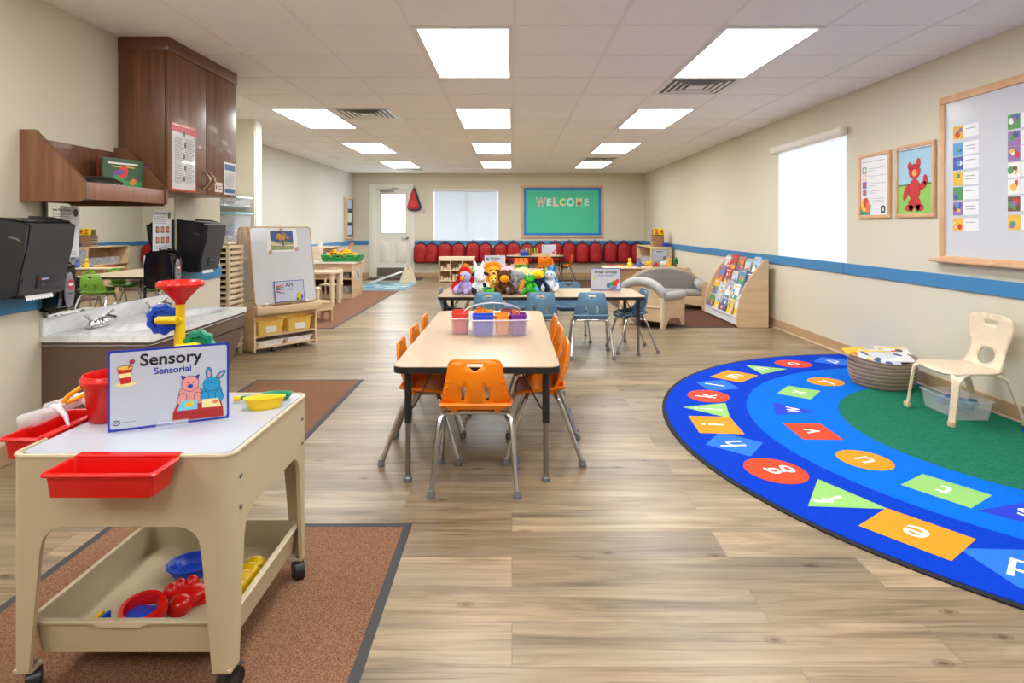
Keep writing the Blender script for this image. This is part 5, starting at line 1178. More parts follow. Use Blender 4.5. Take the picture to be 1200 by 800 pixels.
t = thing('plush_banana', 'long orange plush wing-like toy leaning between the elephant and frog', 'plush toy', (.092, 5.58, TT)); b = B(); b.tube([(-.020, 0, .014), (-.012, .005, .05), (.004, .010, .10), (.018, .012, .135)], [.010, .020, .019, .007], fuzzy((246, 142, 20)), 12); b.obj('body', t)
t = thing('plush_ball', 'small blue plush ball in front of the green frog', 'plush toy', (.225, 5.60, TT)); b = B(); b.ball((0, 0, .034), .034, fuzzy((70, 160, 220))); b.obj('body', t)
t = thing('plush_leaf', 'small bright green plush creature lying at the white cow\'s feet', 'plush toy', (-.225, 5.575, TT)); b = B(); b.ball((0, 0, .028), (.045, .03, .028), fuzzy((70, 180, 50))); b.ball((.04, -.01, .035), (.02, .02, .02), fuzzy((90, 196, 60))); b.tube([(-.02, 0, .04), (-.05, .01, .06)], [.015, .006], fuzzy((60, 170, 50))); b.tube([(0, 0, .045), (-.005, .01, .075)], [.013, .005], fuzzy((60, 170, 50))); b.obj('body', t)
plush('rooster', 'red plush rooster with orange comb at the rear left of the heap', -.455, 5.85, TT, R(-20), (206, 24, 28), {'comb': (250, 130, 20), 'beak': ((250, 150, 30), .035), 'wing': (180, 20, 30)}, 1.38)
plush('sheep', 'white plush animal with pointed ears behind the cow', -.325, 5.87, TT, R(8), (236, 232, 240), {'ear': ((246, 240, 246), (.012, .010, .030), .026, .05, 12), 'muzzle': ((246, 226, 226), (.026, .022, .02))}, 1.38)
plush('lion', 'orange plush lion with fluffy mane at the rear of the heap', -.185, 5.87, TT, R(5), (250, 170, 40), {'mane': (250, 140, 20), 'muzzle': ((252, 200, 110), (.026, .022, .02)), 'nose': (60, 30, 20), 'ear': ((250, 160, 30), (.014, .010, .016), .036, .048, 0)}, 1.42)
plush('pig', 'pale pink plush pig at the rear middle of the heap', -.045, 5.87, TT, R(-4), (244, 184, 200), {'muzzle': ((246, 196, 210), (.022, .022, .018)), 'ear': ((244, 176, 196), (.018, .008, .018), .034, .040, 20), 'hr': (.058, .046, .044)}, 1.36)
plush('duckling', 'pale yellow plush duck behind the grey elephant', .10, 5.87, TT, R(14), (248, 236, 160), {'beak': ((240, 190, 60), .04), 'hr': (.052, .046, .044)}, 1.32)
plush('toucan', 'yellow and black plush toucan behind the green frog', .245, 5.84, TT, R(22), (36, 44, 70), {'head': (250, 200, 30), 'beak': ((250, 190, 20), .06), 'wing': (40, 90, 170), 'hr': (.058, .05, .036)}, 1.22)
plush('parrot', 'blue and white plush parrot with feather crest at the right end of the heap', .375, 5.86, TT, R(-12), (226, 232, 244), {'crest': [(60, 150, 220), (90, 180, 230), (50, 130, 210)], 'wing': (60, 150, 220), 'beak': ((236, 210, 220), .03), 'head': (190, 220, 240)}, 1.16)

# ---------------------------------------------------------------- caddy on the near table
cx, cy = -.135, 3.60
t = thing('craft_caddy', 'clear plastic caddy with arched handle on the long near table', 'caddy', (cx, cy, .5405), R(4)); CL2 = mat((226, 222, 236), .25, var=.01, alpha=.22)
b = B(); open_tray(b, -.232, -.118, -.065, .14, 0, .095, .003, CL2, .008, .008, .02); open_tray(b, -.112, .225, -.14, .14, 0, .095, .003, CL2, .008, .008, .035); b.obj('tray', t)
b = B(); RM = mat((236, 234, 244), .25, alpha=.75)
for q_ in (rrect(-.240, -.073, -.112, .148, .02, 4), rrect(-.120, -.148, .233, .148, .035, 4)): b.tube([(p[0], p[1], .094) for p in q_], .0035, RM, 6, closed=True)
b.obj('rim', t)
b = B(); n = 14; vs = []; fs = []
for i in range(n+1):
    a = math.pi*i/n; x = -.0-.185*math.cos(a)*1.0; z = .085+.09*math.sin(a)**.8
    vs += [(x+.02, -.022, z), (x+.02, .022, z), (x+.02, .022, z+.004), (x+.02, -.022, z+.004)]
for i in range(n):
    for k in range(4): a = i*4+k; c = i*4+(k+1) % 4; fs.append((a, c, c+4, a+4))
b.add(vs, fs, mat((234, 228, 240), .25, alpha=.4)); b.obj('arched_handle', t)
def cup(x, y, w_, l_, h_, c, label, pens=None, z=.545):
    t2 = thing('craft_cup', label, 'cup', (cx+x*math.cos(R(4))-y*math.sin(R(4)), cy+y*math.cos(R(4))+x*math.sin(R(4)), z), R(4), 'coloured cups in the craft caddy')
    b = B(); open_tray(b, -w_/2, w_/2, -l_/2, l_/2, 0, h_, .003, mat(c, .35), .002, .008, .02); b.obj('cup', t2)
    if pens:
        b = B(); rr = random.Random(3)
        for i in range(pens): px_, py_ = (rr.random()-.5)*w_*.5, (rr.random()-.5)*l_*.4; b.cyl((px_, py_, .006), (px_*1.15, py_*1.1, h_+.015+.02*rr.random()), .006, mat((246, 120, 20), .5), n=8)
        b.obj('crayons', t2)['kind'] = 'stuff'
cup(-.175, .035, .098, .18, .118, (226, 62, 40), 'red cup at the left end of the clear caddy')
cup(-.040, -.070, .125, .115, .113, (22, 74, 206), 'blue cup at the front of the clear caddy')
cup(.069, -.070, .085, .115, .115, (244, 150, 20), 'orange cup at the front middle of the clear caddy')
cup(-.035, .065, .12, .10, .116, (240, 170, 20), 'yellow-orange cup at the back left of the clear caddy', 3)
cup(.107, .07, .075, .10, .118, (150, 60, 40), 'reddish brown cup at the back of the clear caddy')
cup(.165, -.070, .095, .115, .118, (118, 36, 150), 'purple cup at the right end of the clear caddy', 3)
# ---------------------------------------------------------------- right wall
M = face((XR-.002, (4.24+2.55)/2, .94), (0, -1, 0), (-1, 0, 0)); w2 = (4.24-2.55)/2; t = thing('whiteboard', 'large wall-mounted white board with oak frame and pen tray at right', 'whiteboard', M.to_translation()); L = M.copy(); L.translation = (0, 0, 0); H2 = 1.14
b = B(); b.M = L
for a, c in (((-w2, 0, 0), (w2, .03, .022)), ((-w2, H2-.05, 0), (w2, H2, .022)), ((-w2, .03, 0), (-w2+.05, H2-.05, .022)), ((w2-.05, .03, 0), (w2, H2-.05, .022))): b.box(a, c, OAKF, .004)
b.obj('frame', t)
b = B(); b.M = L; b.box((-w2+.05, .03, 0), (w2-.05, H2-.05, .008), mat((206, 211, 218), .18, var=.005)); b.obj('board_surface', t)
b = B(); b.M = L; b.box((-w2-.04, -.012, 0), (w2+.02, .012, .075), OAKF, .008); b.obj('pen_tray', t)
rr = random.Random(21); pal = [(210, 60, 50), (90, 160, 210), (236, 190, 60), (80, 150, 90), (240, 240, 236), (150, 110, 170), (110, 80, 60), (60, 90, 170)]
def card(py, zc, col, row, wdt=.10):
    k = 'picture card with caption on the white board, '+['left', 'right'][col]+' column, '+['top', 'second', 'third', 'fourth', 'fifth', 'sixth', 'bottom'][row]+' row'
    M = face((XR-.0105, py, zc), (0, -1, 0), (-1, 0, 0)); t = thing('schedule_card', k, 'card', M.to_translation(), 0, 'schedule cards on the white board'); L = M.copy(); L.translation = (0, 0, 0)
    b = B(); b.M = L; b.box((0, -.045, -.0005), (.088, .045, .0008), mat(rr.choice(pal), .5))
    for i in range(4): b.ell(.02+.05*rr.random(), -.025+.05*rr.random(), .012+.012*rr.random(), .012+.012*rr.random(), .0011+.0002*i, mat(rr.choice(pal), .5), rr.random()*3, 14)
    b.obj('picture', t)
    b = B(); b.M = L; b.box((.092, -.045, -.0005), (.23, .045, .0008), mat((210, 212, 216), .4)); b.rect(.095, -.042, .227, .042, .001, mat((236, 238, 242), .4))
    for i in range(1+row % 2): b.rect(.115, .012-.02*i, .20, .017-.02*i, .0012, mat((150, 152, 158), .5))
    b.obj('caption', t)
for row, y in enumerate((156, 175.7, 192, 210, 227, 244.6, 263)): card(4.12, CH-(y-HY)*4.10/F, 0, row)
for row, y in enumerate((143, 163, 180.6, 199.5, 219, 239, 260.5)): card(3.665, CH-(y-HY)*3.64/F, 1, row)
def framed(y1, y0, z0, z1, label, draw, clips=False):
    M = face((XR-.002, (y0+y1)/2, z0), (0, -1, 0), (-1, 0, 0)); w_, h_ = y1-y0, z1-z0; t = thing('framed_poster', label, 'poster', M.to_translation()); L = M.copy(); L.translation = (0, 0, 0)
    b = B(); b.M = L; f = .028
    for a, c in (((-w_/2, 0, 0), (w_/2, f, .022)), ((-w_/2, h_-f, 0), (w_/2, h_, .022)), ((-w_/2, f, 0), (-w_/2+f, h_-f, .022)), ((w_/2-f, f, 0), (w_/2, h_-f, .022))): b.box(a, c, OAKF, .003)
    b.obj('frame', t); b = B(); b.M = L; b.box((-w_/2+f, f, 0), (w_/2-f, h_-f, .012), mat((232, 234, 238), .35)); draw(b, w_, h_); b.obj('print', t)
def d1(b, w_, h_):
    g = mat((168, 170, 176), .5); z = .0126
    for i in range(14): b.rect(-w_*.38+i*.022, h_*.87, -w_*.38+i*.022+.015, h_*.885, z, g)
    for i, c in enumerate(((90, 160, 150), (230, 200, 170), (70, 90, 190), (130, 150, 200))):
        y = h_*(.75-.115*i); b.rect(-w_*.38, y-.028, -w_*.24, y+.028, z, mat(c, .5)); b.ell(-w_*.31, y, .018, .02, z+.0002, WHITE if i < 2 else mat((200, 90, 90), .5))
        b.rect(-w_*.17, y+.006, w_*.36, y+.010, z, g); b.rect(-w_*.17, y-.012, w_*.05, y-.008, z, g)
    for i in range(3): b.rect(-w_*.06, h_*(.30-.03*i), w_*.32, h_*(.306-.03*i), z, g)
    b.poly([(-w_*.43, .03), (-w_*.14, .03), (-w_*.08, h_*.22), (-w_*.20, h_*.15), (-w_*.43, h_*.19)], z, mat((20, 150, 130), .5)); b.ell(-w_*.32, h_*.21, .045, .06, z+.0002, mat((246, 190, 60), .5)); b.ell(-w_*.26, h_*.24, .04, .045, z+.0004, mat((196, 60, 40), .5)); b.ell(-w_*.2, h_*.17, .03, .05, z+.0006, mat((230, 110, 80), .5))
    b.ell(w_*.29, h_*.13, .03, .034, z, mat((50, 54, 58), .5)); b.ell(w_*.29, h_*.13, .012, .016, z+.0002, mat((220, 222, 226), .5))
def d2(b, w_, h_):
    z = .0126; f = .028; b.rect(-w_/2+f, f, w_/2-f, h_*.45, z, mat((140, 196, 90), .5, var=.1, vscale=30)); b.rect(-w_/2+f, h_*.44, w_/2-f, h_*.93, z, mat((160, 202, 226), .5, var=.12, vscale=30)); b.rect(-w_/2+f, h_*.435, w_/2-f, h_*.455, z+.0002, mat((60, 130, 60), .5)); b.rect(-w_/2+f, h_*.92, w_/2-f, h_-f, z, mat((236, 226, 226), .4))
    r = mat((206, 26, 34), .55, var=.12, vscale=50); k = mat((120, 10, 20), .5)
    for (cx, cy, rx, ry, a) in ((0, .37, .145, .145, 0), (-.08, .17, .075, .085, 0), (.08, .17, .075, .085, 0), (-.13, .13, .10, .04, .1), (.13, .13, .10, .04, -.1), (-.21, .35, .055, .12, -.45), (.20, .42, .10, .045, .5), (.27, .49, .05, .07, .1), (-.0, .62, .145, .10, 0), (-.12, .70, .05, .05, 0), (.10, .73, .05, .06, 0)):
        b.ell(cx*w_, cy*h_, (rx+.008)*w_, (ry+.006)*h_, z+.0004, k, a); b.ell(cx*w_, cy*h_, rx*w_, ry*h_, z+.0006, r, a)
    b.ell(.0, .60*h_, .06*w_, .045*h_, z+.0009, mat((240, 170, 60), .5)); b.ell(.0, .615*h_, .015*w_, .012*h_, z+.0011, BLK)
    for s in (-1, 1): b.ell(s*.05*w_, .66*h_, .012*w_, .012*h_, z+.0011, BLK); b.ell(s*.25*w_, .965*h_, .012, .012, z+.0005, mat((200, 130, 80), .5))
framed(5.23, 4.80, 1.243, 1.79, 'oak-framed white information poster between the window and bear picture', d1)
framed(4.73, 4.29, 1.244, 1.80, 'oak-framed poster of a red bear waving on green grass', d2)
# ---------------------------------------------------------------- wooden chair, basket, clear bin
PLY = wood('bent_plywood', (222, 203, 174), (236, 219, 193), (3, 3, 12), .4)
t = thing('bentwood_chair', 'child-size bent plywood chair with oval cutouts on the alphabet rug', 'chair', (2.765, 3.685, .0095), R(90))
ol = []; zs = [(.305, .156), (.335, .146), (.37, .137), (.41, .135), (.45, .143), (.49, .157), (.53, .169), (.565, .174), (.59, .170), (.608, .158), (.621, .135), (.628, .10), (.630, .05)]
ol = [(w_, z) for z, w_ in zs]+[(0, .630)]+[(-w_, z) for z, w_ in zs[::-1]]
hs = [[(.045*max(-1, min(1, 1.5*math.cos(a))), .577+.011*max(-1, min(1, 1.5*math.sin(a)))) for a in [2*math.pi*i/20 for i in range(20)]], [(.066*math.cos(a), .375+.050*math.sin(a)) for a in [2*math.pi*i/28 for i in range(28)]]]
def bf(u, v):
    k = (v-.305)/.32; y = -.150-.035*k - .008*math.sin(k*math.pi) + (.028*(1-k)**6) + .20*u*u
    return (u, y, v-.01*max(0, .12-k)*3)
b = B(); sheet(b, ol, hs, bf, PLY, .028); b.obj('backrest', t, sol=.012)
so = [(-.150, -.14), (.150, -.14), (.172, -.08), (.188, .0), (.192, .13), (.18, .16), (.08, .170), (0, .168), (-.08, .170), (-.18, .16), (-.192, .13), (-.188, .0), (-.172, -.08)]
def sf2(u, v):
    z = .297+.010*(u/.19)**4*0-.008*math.cos(u/.19*1.4)*(1 if v < .1 else .6)+.006
    if v > .10: z -= ((v-.10)/.07)**2*.018*(1-(u/.19)**2*.6)
    if v < -.10: z += (-.10-v)/.04*.008
    return (u, v, z)
b = B(); sheet(b, so, [], sf2, PLY, .03); b.obj('seat', t, sol=.012)
def strap(b, pts, wid, th, m, wdir):        # bent flat wooden leg
    pts = [Vector(p) for p in pts]; vs = []; fs = []; k = len(pts); wdir = Vector(wdir).normalized()
    for i, p in enumerate(pts):
        d = (pts[min(i+1, k-1)]-pts[max(i-1, 0)]).normalized(); nn = d.cross(wdir).normalized(); ww = wid[i] if isinstance(wid, list) else wid
        for a, c in ((-1, -1), (1, -1), (1, 1), (-1, 1)): vs.append(p+wdir*a*ww/2+nn*c*th/2)
    for i in range(k-1):
        for j in range(4): fs.append((i*4+j, i*4+(j+1) % 4, i*4+4+(j+1) % 4, i*4+4+j))
    fs += [(3, 2, 1, 0), (4*k-4, 4*k-3, 4*k-2, 4*k-1)]; return b.add(vs, fs, m)
for s in (-1, 1):
    b = B(); P = fillet([(s*.196, .205, .0), (s*.185, .165, .292), (s*.10, .07, .296)], .05, 6); strap(b, P, [.036]+[.042+.065*i/(len(P)-2) for i in range(len(P)-1)], .013, PLY, (1*s, -.5, 0)); b.obj('leg', t, bev=.002)
    b = B(); b.box((s*.196-.021, .195, -.0), (s*.196+.021, .217, .032), mat((216, 190, 152), .5), .004); b.obj('foot_cap', t)
    b = B(); P = fillet([(s*.19, -.235, .0), (s*.168, -.135, .288), (s*.10, -.06, .288)], .06, 6); strap(b, P, [.036]+[.04+.035*i/(len(P)-2) for i in range(len(P)-1)], .013, PLY, (1*s, .5, 0)); b.obj('leg', t, bev=.002)
    b = B(); b.box((s*.19-.021, -.246, -.0), (s*.19+.021, -.224, .032), mat((216, 190, 152), .5), .004); b.obj('foot_cap', t)
t = thing('rope_basket', 'round grey-beige coiled rope basket full of papers by the wall', 'basket', (2.73, 4.42, .0095)); RP = mat((172, 153, 136), .9, var=.12, vscale=60, bump=.4, bscale=150); RPD = mat((136, 116, 100), .9, var=.1)
b = B(); n = 15
for i in range(n):
    z = .010+i*.0135; r = .188+.028*math.sin(min(1, i/7)*1.5); b.tube([(r*math.cos(a)*1.0, r*math.sin(a)*.98, z+(.0 if i < 10 else .012*(math.cos(2*a))*(i-9)/5)) for a in [2*math.pi*j/40 for j in range(40)]], (.0075 if i % 2 else .0085), RP if i % 2 else RPD, 8, closed=True)
b.prism([(.185*math.cos(a), .185*math.sin(a)) for a in [2*math.pi*j/30 for j in range(30)]], .001, .012, RPD); b.obj('coiled_wall', t)
for s in (-1, 1): b = B(); b.tube(fillet([(s*.212, -.045, .17), (s*.235, -.03, .20), (s*.235, .03, .20), (s*.212, .045, .17)], .02), .007, RPD, 8); b.obj('handle', t)
g = 'papers and books in the rope basket'
for i, (x, y, rx, rz, c, w_, h_, lb) in enumerate(((-.09, .06, -62, 20, (240, 200, 60), .20, .22, 'yellow-edged magazine at the left of the rope basket'), (-.04, -.04, -70, -8, (214, 222, 232), .26, .22, 'large pale grey magazine lying across the front of the rope basket'), (.03, .06, -70, 10, (240, 200, 180), .18, .19, 'pale orange booklet in the middle of the rope basket'), (.10, .03, -76, -16, (238, 240, 240), .22, .25, 'white booklet with yellow stripe sticking out at the right of the basket'))):
    t = thing('magazine', lb, 'magazine', (2.73+x, 4.42+y*.5-.06, .16+.012*i), 0, g); t.rotation_euler = (R(rx), 0, R(rz))
    b = B(); m = mat(c, .4); b.box((-w_/2, -.004, -.02), (w_/2, .004, h_-.02), m, .001); b.M = face((0, -.0045, -.02), (1, 0, 0), (0, -1, 0))
    rr = random.Random(i); 
    for j in range(5): b.ell((rr.random()-.5)*w_*.7, h_*(.15+.7*rr.random()), .02+.02*rr.random(), .012+.02*rr.random(), .0005+.0002*j, mat(rr.choice([(250, 210, 40), (60, 90, 160), (240, 240, 240), (90, 100, 110), (236, 120, 60)]), .5), rr.random()*3, 12)
    b.rect(-w_*.45, h_*.86, w_*.45, h_*.92, .002, mat((248, 206, 40), .4)); b.obj('cover', t)
t = clearbox((2.785, 3.76, .0095), .22, .34, .115, 'clear plastic bin of blue items under the bent plywood chair', [(70, 110, 150), (90, 130, 165), (190, 150, 160), (120, 150, 180)], flid=False, g=None, cnt=34)
# ---------------------------------------------------------------- book display
t = thing('book_display', 'maple book display with curved sides and white ledges by the right wall', 'bookshelf', (2.62, 7.51, .0045)); hy = .575
pr = [(.345, 0), (0, 0), (-.02, .02), (-.02, .10), (-.012, .21), (.012, .33), (.06, .45), (.13, .57), (.21, .68), (.29, .775), (.32, .79), (.345, .785)]
for s in (-1, 1):
    b = B(); b.prism([(x, z) for x, z in pr], s*hy-.012, s*hy+.012, MAPLE, 'xz'); b.obj('side_panel', t, bev=.003)
WL = mat((232, 232, 238), .4)
tiers = [(.0, .10), (.06, .26), (.135, .42), (.21, .58)]
for i, (x, z) in enumerate(tiers):
    b = B(); b.box((x-.01, -hy+.012, z-.09 if i else .02), (x-.002, hy-.012, z+.02), WL); b.box((x-.01, -hy+.012, z-.012), (x+.075, hy-.012, z-.004), WL); b.obj('ledge', t)
b = B(); b.box((.335, -hy+.012, .02), (.343, hy-.012, .77), MAPLED); b.obj('back_panel', t)
cols = [[(90, 150, 80), (200, 205, 210), (70, 130, 190), (236, 210, 90), (230, 234, 238)], [(240, 190, 40), (214, 220, 228), (180, 190, 200), (236, 236, 238), (110, 140, 180)], [(110, 130, 190), (190, 40, 50), (200, 210, 220), (70, 140, 190), (60, 80, 120)], [(214, 210, 220), (196, 40, 44), (230, 120, 50), (180, 205, 220), (170, 200, 226)]]
cn = [['green', 'light grey', 'blue', 'pale yellow', 'white'], ['yellow', 'pale grey', 'grey', 'white', 'slate blue'], ['periwinkle', 'red', 'pale blue-grey', 'sky blue', 'navy'], ['lilac white', 'red', 'orange', 'light blue', 'pale sky blue']]
for i, (x, z) in enumerate(tiers):
    for j in range(5):
        yy = 7.51+hy-.12-.23*j
        q = book((2.62+x+.005, yy, z+.002), .17+.02*((i*5+j*3) % 3), .20+.02*((i+j*2) % 3), .010, R(-90), cols[i][j], cn[i][j]+' picture book on the '+['lowest', 'second', 'third', 'top'][i]+' display ledge, '+['at the far end', 'second from far end', 'in the middle', 'second from near end', 'at the near end'][j], 'picture books on the book display', seed=i*7+j)
        q.rotation_mode = 'ZYX' if False else 'XYZ'; q.rotation_euler = (R(-16), 0, R(-90))
# ---------------------------------------------------------------- sofa and armchair
GRY = mat((140, 136, 132), .8, var=.03, vscale=5); GRYL = mat((176, 174, 174), .55, var=.04, vscale=14, bump=.5, bscale=9)
t = thing('toddler_sofa', 'small grey padded toddler sofa with arched back and maple frame', 'sofa', (2.22, 8.62, .0045), R(-9)); hw = .50
def archo(w_, z0, z1, zt, n=14): return [(w_, z0), (w_, z1)]+[(w_*math.cos(math.pi*i/n), z1+(zt-z1)*math.sin(math.pi*i/n)) for i in range(1, n)]+[(-w_, z1), (-w_, z0)]
b = B(); b.prism(archo(hw, .08, .34, .575), .24, .262, MAPLE, 'xz'); b.obj('back_board', t, bev=.003)
b = B(); b.M = face((0, .24, 0), (1, 0, 0), (0, -1, 0)); b.pillow(archo(hw-.03, .22, .33, .555), .07, GRY, ((1, 0), (1, .5), (.97, .85), (.9, 1))); b.obj('back_cushion', t)
b = B(); b.box((-hw+.03, -.18, .19), (hw-.03, .20, .265), mat((156, 154, 152), .6, var=.03), .025, 3); b.obj('seat_cushion', t)
for s in (-1, 1):
    b = B(); cx_ = s*(hw+.0); out = [(cx_-.035, 0), (cx_+.03, 0), (cx_+.045, .18)]+[(cx_+s*.012+.052*math.cos(R(a)), .355+.05*math.sin(R(a))) for a in range(-20, 201, 20)]+[(cx_-.04, .18)]
    b.prism(out, -.235, -.20, MAPLE, 'xz'); b.prism([(cx_-.03, .02), (cx_+.03, .02), (cx_+.03, .30), (cx_-.03, .30)], -.20, .24, MAPLE, 'xz'); b.obj('arm_panel', t, bev=.003)
    b = B(); b.tube([(s*(hw-.025), -.205, .335), (s*(hw-.025), .0, .34), (s*(hw-.025), .20, .34)], [.072, .076, .07], GRYL, 18); b.ball((s*(hw-.025), -.20, .335), (.07, .02, .07), GRYL); b.obj('arm_cushion', t)
b = B(); b.prism([(-hw+.03, .06), (-hw+.10, .06), (-.25, .085), (.25, .085), (hw-.10, .06), (hw-.03, .06), (hw-.03, .19), (-hw+.03, .19)], -.19, -.172, MAPLE, 'xz'); b.obj('front_rail', t)
aa = math.atan2(-.70, .71)
t = thing('toddler_armchair', 'small maple armchair with grey roll cushion seen from behind, beside the sofa', 'armchair', (1.51, 6.98, .0045), 0); t.rotation_euler = (0, 0, math.atan2(-.39, .395)); hw = .275
# local: +y is the front, -y the back towards the viewer
b = B(); b.prism(archo(hw, .085, .36, .50), -.012, .012, MAPLE, 'xz'); b.box((-hw, -.026, .235), (hw, -.012, .262), MAPLEL, .003); b.obj('back_board', t, bev=.002)
b = B(); P = [(-hw-.005, .0, .365)]+[((hw+.0)*-math.cos(math.pi*i/14), .0, .375+.155*math.sin(math.pi*i/14)) for i in range(1, 14)]+[(hw+.005, .0, .365)]; b.tube(P, [.03]+[.052]*13+[.03], GRYL, 14); b.obj('back_roll_cushion', t)
for s in (-1, 1):
    x = s*hw
    b = B(); b.prism([(-.01, .02), (.035, 0), (.05, .0), (.09, .075), (.14, .11), (.28, .11), (.36, .085), (.42, .0), (.47, 0), (.45, .08), (.46, .36), (-.01, .36)], x-.011, x+.011, MAPLE, 'yz'); b.obj('side_panel', t, bev=.002)
    b = B(); b.tube([(x, .0, .37), (x, .22, .365), (x, .44, .365)], [.045, .05, .052], GRYL, 14); b.ball((x, .44, .365), (.05, .025, .05), GRYL); b.obj('arm_cushion', t)
    b = B(); b.box((x-.02, .455, .0), (x+.02, .475, .40), MAPLE, .006); b.obj('arm_post', t)
    b = B(); b.box((x-.018, -.03, 0), (x+.018, .012, .36), MAPLEL, .005); b.obj('corner_post', t)
b = B(); b.box((-hw+.015, .02, .20), (hw-.015, .45, .27), GRYL, .025, 3); b.obj('seat_cushion', t)
b = B(); b.box((-hw+.012, .43, .08), (hw-.012, .445, .2), MAPLE); b.obj('front_rail', t)
# ---------------------------------------------------------------- corner shelves and block toys
t = thing('low_shelf', 'low maple shelf with a long top carrying small toys behind the sofa', 'shelf', (2.30, 10.42, 0))
b = B(); b.box((-.72, -.22, .445), (.70, .22, .47), MAPLEL, .005); b.obj('top', t)
for x in (-.62, .0, .66): b = B(); b.box((x-.012, -.19, 0), (x+.012, .19, .445), MAPLE); b.obj('side_panel', t)
b = B(); b.box((-.61, -.185, .10), (.65, -.17, .445), wood('honey_panel', (160, 122, 84), (186, 148, 106), (2, 2, 20), .5)); b.obj('back_panel', t)
b = B(); b.box((-.61, -.17, .07), (.65, .19, .09), MAPLE); b.obj('shelf', t)
t = thing('tall_shelf', 'taller maple shelf unit along the right wall in the far corner', 'shelf', (2.79, 11.83, 0)); hy = .62; hx = .20
for s in (-1, 1): b = B(); b.box((-hx, s*hy-.012, 0), (hx, s*hy+.012, .765), MAPLE, .003); b.obj('side_panel', t)
for z in (.05, .42, .765): b = B(); b.box((-hx, -hy-.012, z), (hx, hy+.012, z+.018), MAPLE, .003); b.obj('shelf', t)
b = B(); b.box((hx-.01, -hy, .05), (hx, hy, .77), MAPLED); b.obj('back_panel', t)
b = B(); b.M = face((0, -hy-.0125, .50), (1, 0, 0), (0, -1, 0)); b.box((-.17, 0, 0), (.13, .235, .002), mat((120, 140, 190), .4)); b.rect(-.16, .01, .12, .225, .0024, SGW); b.rect(-.09, .19, .02, .203, .0028, BLK); b.ell(.06, .08, .03, .035, .0028, mat((120, 120, 130), .5)); b.ell(.09, .05, .02, .03, .003, mat((90, 130, 160), .5)); b.obj('taped_sign', t)
for i, y in enumerate((11.4, 11.75, 12.1)):
    clearbox((2.76, y, .4385), .26, .28, .13, 'clear bin on the tall corner shelf, '+['nearest', 'middle', 'farthest'][i]+' one', [(150, 160, 200), (210, 214, 226), (200, 196, 210)], flid=False, g='clear bins on the tall corner shelf')
t = thing('day_counter_crate', 'brown crate with yellow flip cards reading 24 on top of the corner shelf', 'crate', (2.80, 11.55, .784), R(0))
KB = mat((168, 128, 96), .8, var=.05, vscale=30)
b = B(); b.box((-.105, -.10, 0), (.105, -.09, .22), KB); b.box((-.105, .09, 0), (.105, .10, .22), KB); b.box((.095, -.10, 0), (.105, .10, .22), KB); b.box((-.105, -.1, .0), (.105, .1, .01), KB); b.box((-.105, -.1, .21), (.105, .1, .22), KB); b.obj('crate_box', t)
for i in range(5): b = B(); b.box((-.107, -.09, .02+.04*i), (.09, .09, .028+.04*i), OFFW); b.obj('paper_layer', t)
b = B(); b.M = face((0, -.085, .222), (1, 0, 0), (0, -1, 0)); b.box((-.10, 0, 0), (-.003, .125, .05), mat((250, 214, 20), .4), .003); b.box((.003, 0, 0), (.10, .125, .05), mat((250, 214, 20), .4), .003)
RD = mat((196, 30, 20), .5); b.txt('2', -.045, .06, .115, .052, RD, bold=.03); b.txt('4', .048, .06, .115, .052, RD, bold=.03)
b.M = face((-.10, -.06, .222), (0, -1, 0), (-1, 0, 0)); b.obj('flip_cards', t)
b = B(); b.box((-.075, -.08, .22), (.095, .09, .33), mat((96, 84, 40), .6), .006); b.obj('card_holder', t)
t = thing('blue_block', 'small bright blue box beside the 24 crate', 'box', (2.925, 11.42, .784)); b = B(); b.box((-.045, -.05, 0), (.045, .05, .075), BLUE, .01); b.obj('box', t)
rr = random.Random(12)
tys = [(1.74, (206, 70, 50), 'flat'), (1.92, (236, 150, 50), 'flat'), (2.03, (246, 204, 30), 'man'), (2.19, (80, 100, 180), 'man'), (2.34, (240, 200, 60), 'animal'), (2.48, (190, 30, 40), 'car'), (2.60, (226, 232, 236), 'animal'), (2.70, (246, 176, 30), 'man2'), (2.82, (16, 110, 70), 'tree'), (2.12, (60, 120, 170), 'flat'), (2.58, (30, 150, 90), 'base')]
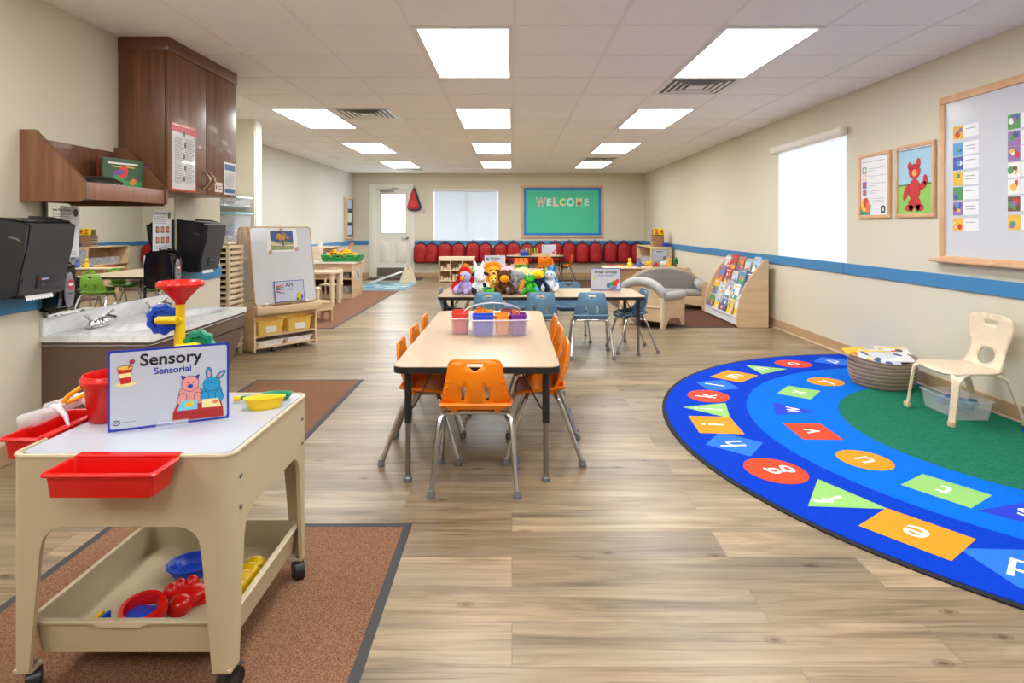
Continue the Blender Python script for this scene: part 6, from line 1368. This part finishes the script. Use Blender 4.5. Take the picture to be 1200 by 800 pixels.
nm = {'flat': 'toy_plate', 'man': 'toy_figure', 'man2': 'toy_figure', 'animal': 'toy_animal', 'car': 'toy_car', 'tree': 'toy_tree', 'base': 'toy_board'}
cname = ['red flat toy plate', 'orange flat toy plate', 'yellow toy figure', 'blue toy figure', 'yellow toy animal', 'red toy car', 'white toy animal', 'orange and yellow toy figure', 'dark green toy tree', 'blue flat toy plate', 'green toy base board']
for i, (x, c, k) in enumerate(tys):
    y = 10.30+.12*((i*3) % 3)+(.16 if k in ('flat', 'base') else 0); t = thing(nm[k], cname[i]+' on top of the low shelf behind the sofa', 'toy', (x, 10.32 if k not in ('flat', 'base') else 10.52, .4705), 0, 'small toys on the low shelf'); m = mat(c, .35); b = B()
    if k in ('flat', 'base'): b.box((-.09 if k == 'flat' else -.16, -.06, 0), (.09 if k == 'flat' else .16, .06, .018), m, .005); b.box((-.03, -.03, .018), (.03, .03, .03), m, .004)
    if k in ('man', 'man2'): b.lathe([(.035, 0), (.04, .03), (.026, .08), (.018, .09), (.03, .105), (.034, .125), (.024, .15), (0, .16)], m, 14); b.ball((0, -.012, .12), (.024, .022, .024), mat((240, 190, 150), .5)); b.tube([(-.02, 0, .075), (-.05, -.02, .05)], [.012, .008], m); b.tube([(.02, 0, .075), (.05, -.02, .05)], [.012, .008], m)
    if k == 'animal':
        b.ball((0, 0, .065), (.055, .028, .032), m); b.ball((.055, 0, .095), (.025, .02, .022), m); b.ball((.082, 0, .088), (.014, .012, .011), m)
        for sx in (-1, 1):
            for sy in (-1, 1): b.tube([(sx*.035, sy*.015, .05), (sx*.037, sy*.016, 0)], [.011, .009], m, 8)
    if k == 'car':
        b.box((-.06, -.03, .012), (.06, .03, .045), m, .012); b.box((-.03, -.026, .04), (.03, .026, .075), m, .012)
        for sx in (-1, 1): b.tube([(sx*.036, -.035, .016), (sx*.036, .035, .016)], .016, BLACK, 12)
    if k == 'tree': b.cyl((0, 0, 0), (0, 0, .08), .012, mat((90, 70, 40), .6), .009); b.lathe([(.0, .05), (.045, .06), (.05, .085), (.03, .10), (.04, .12), (.02, .15), (0, .17)], m, 12)
    b.obj('body', t)
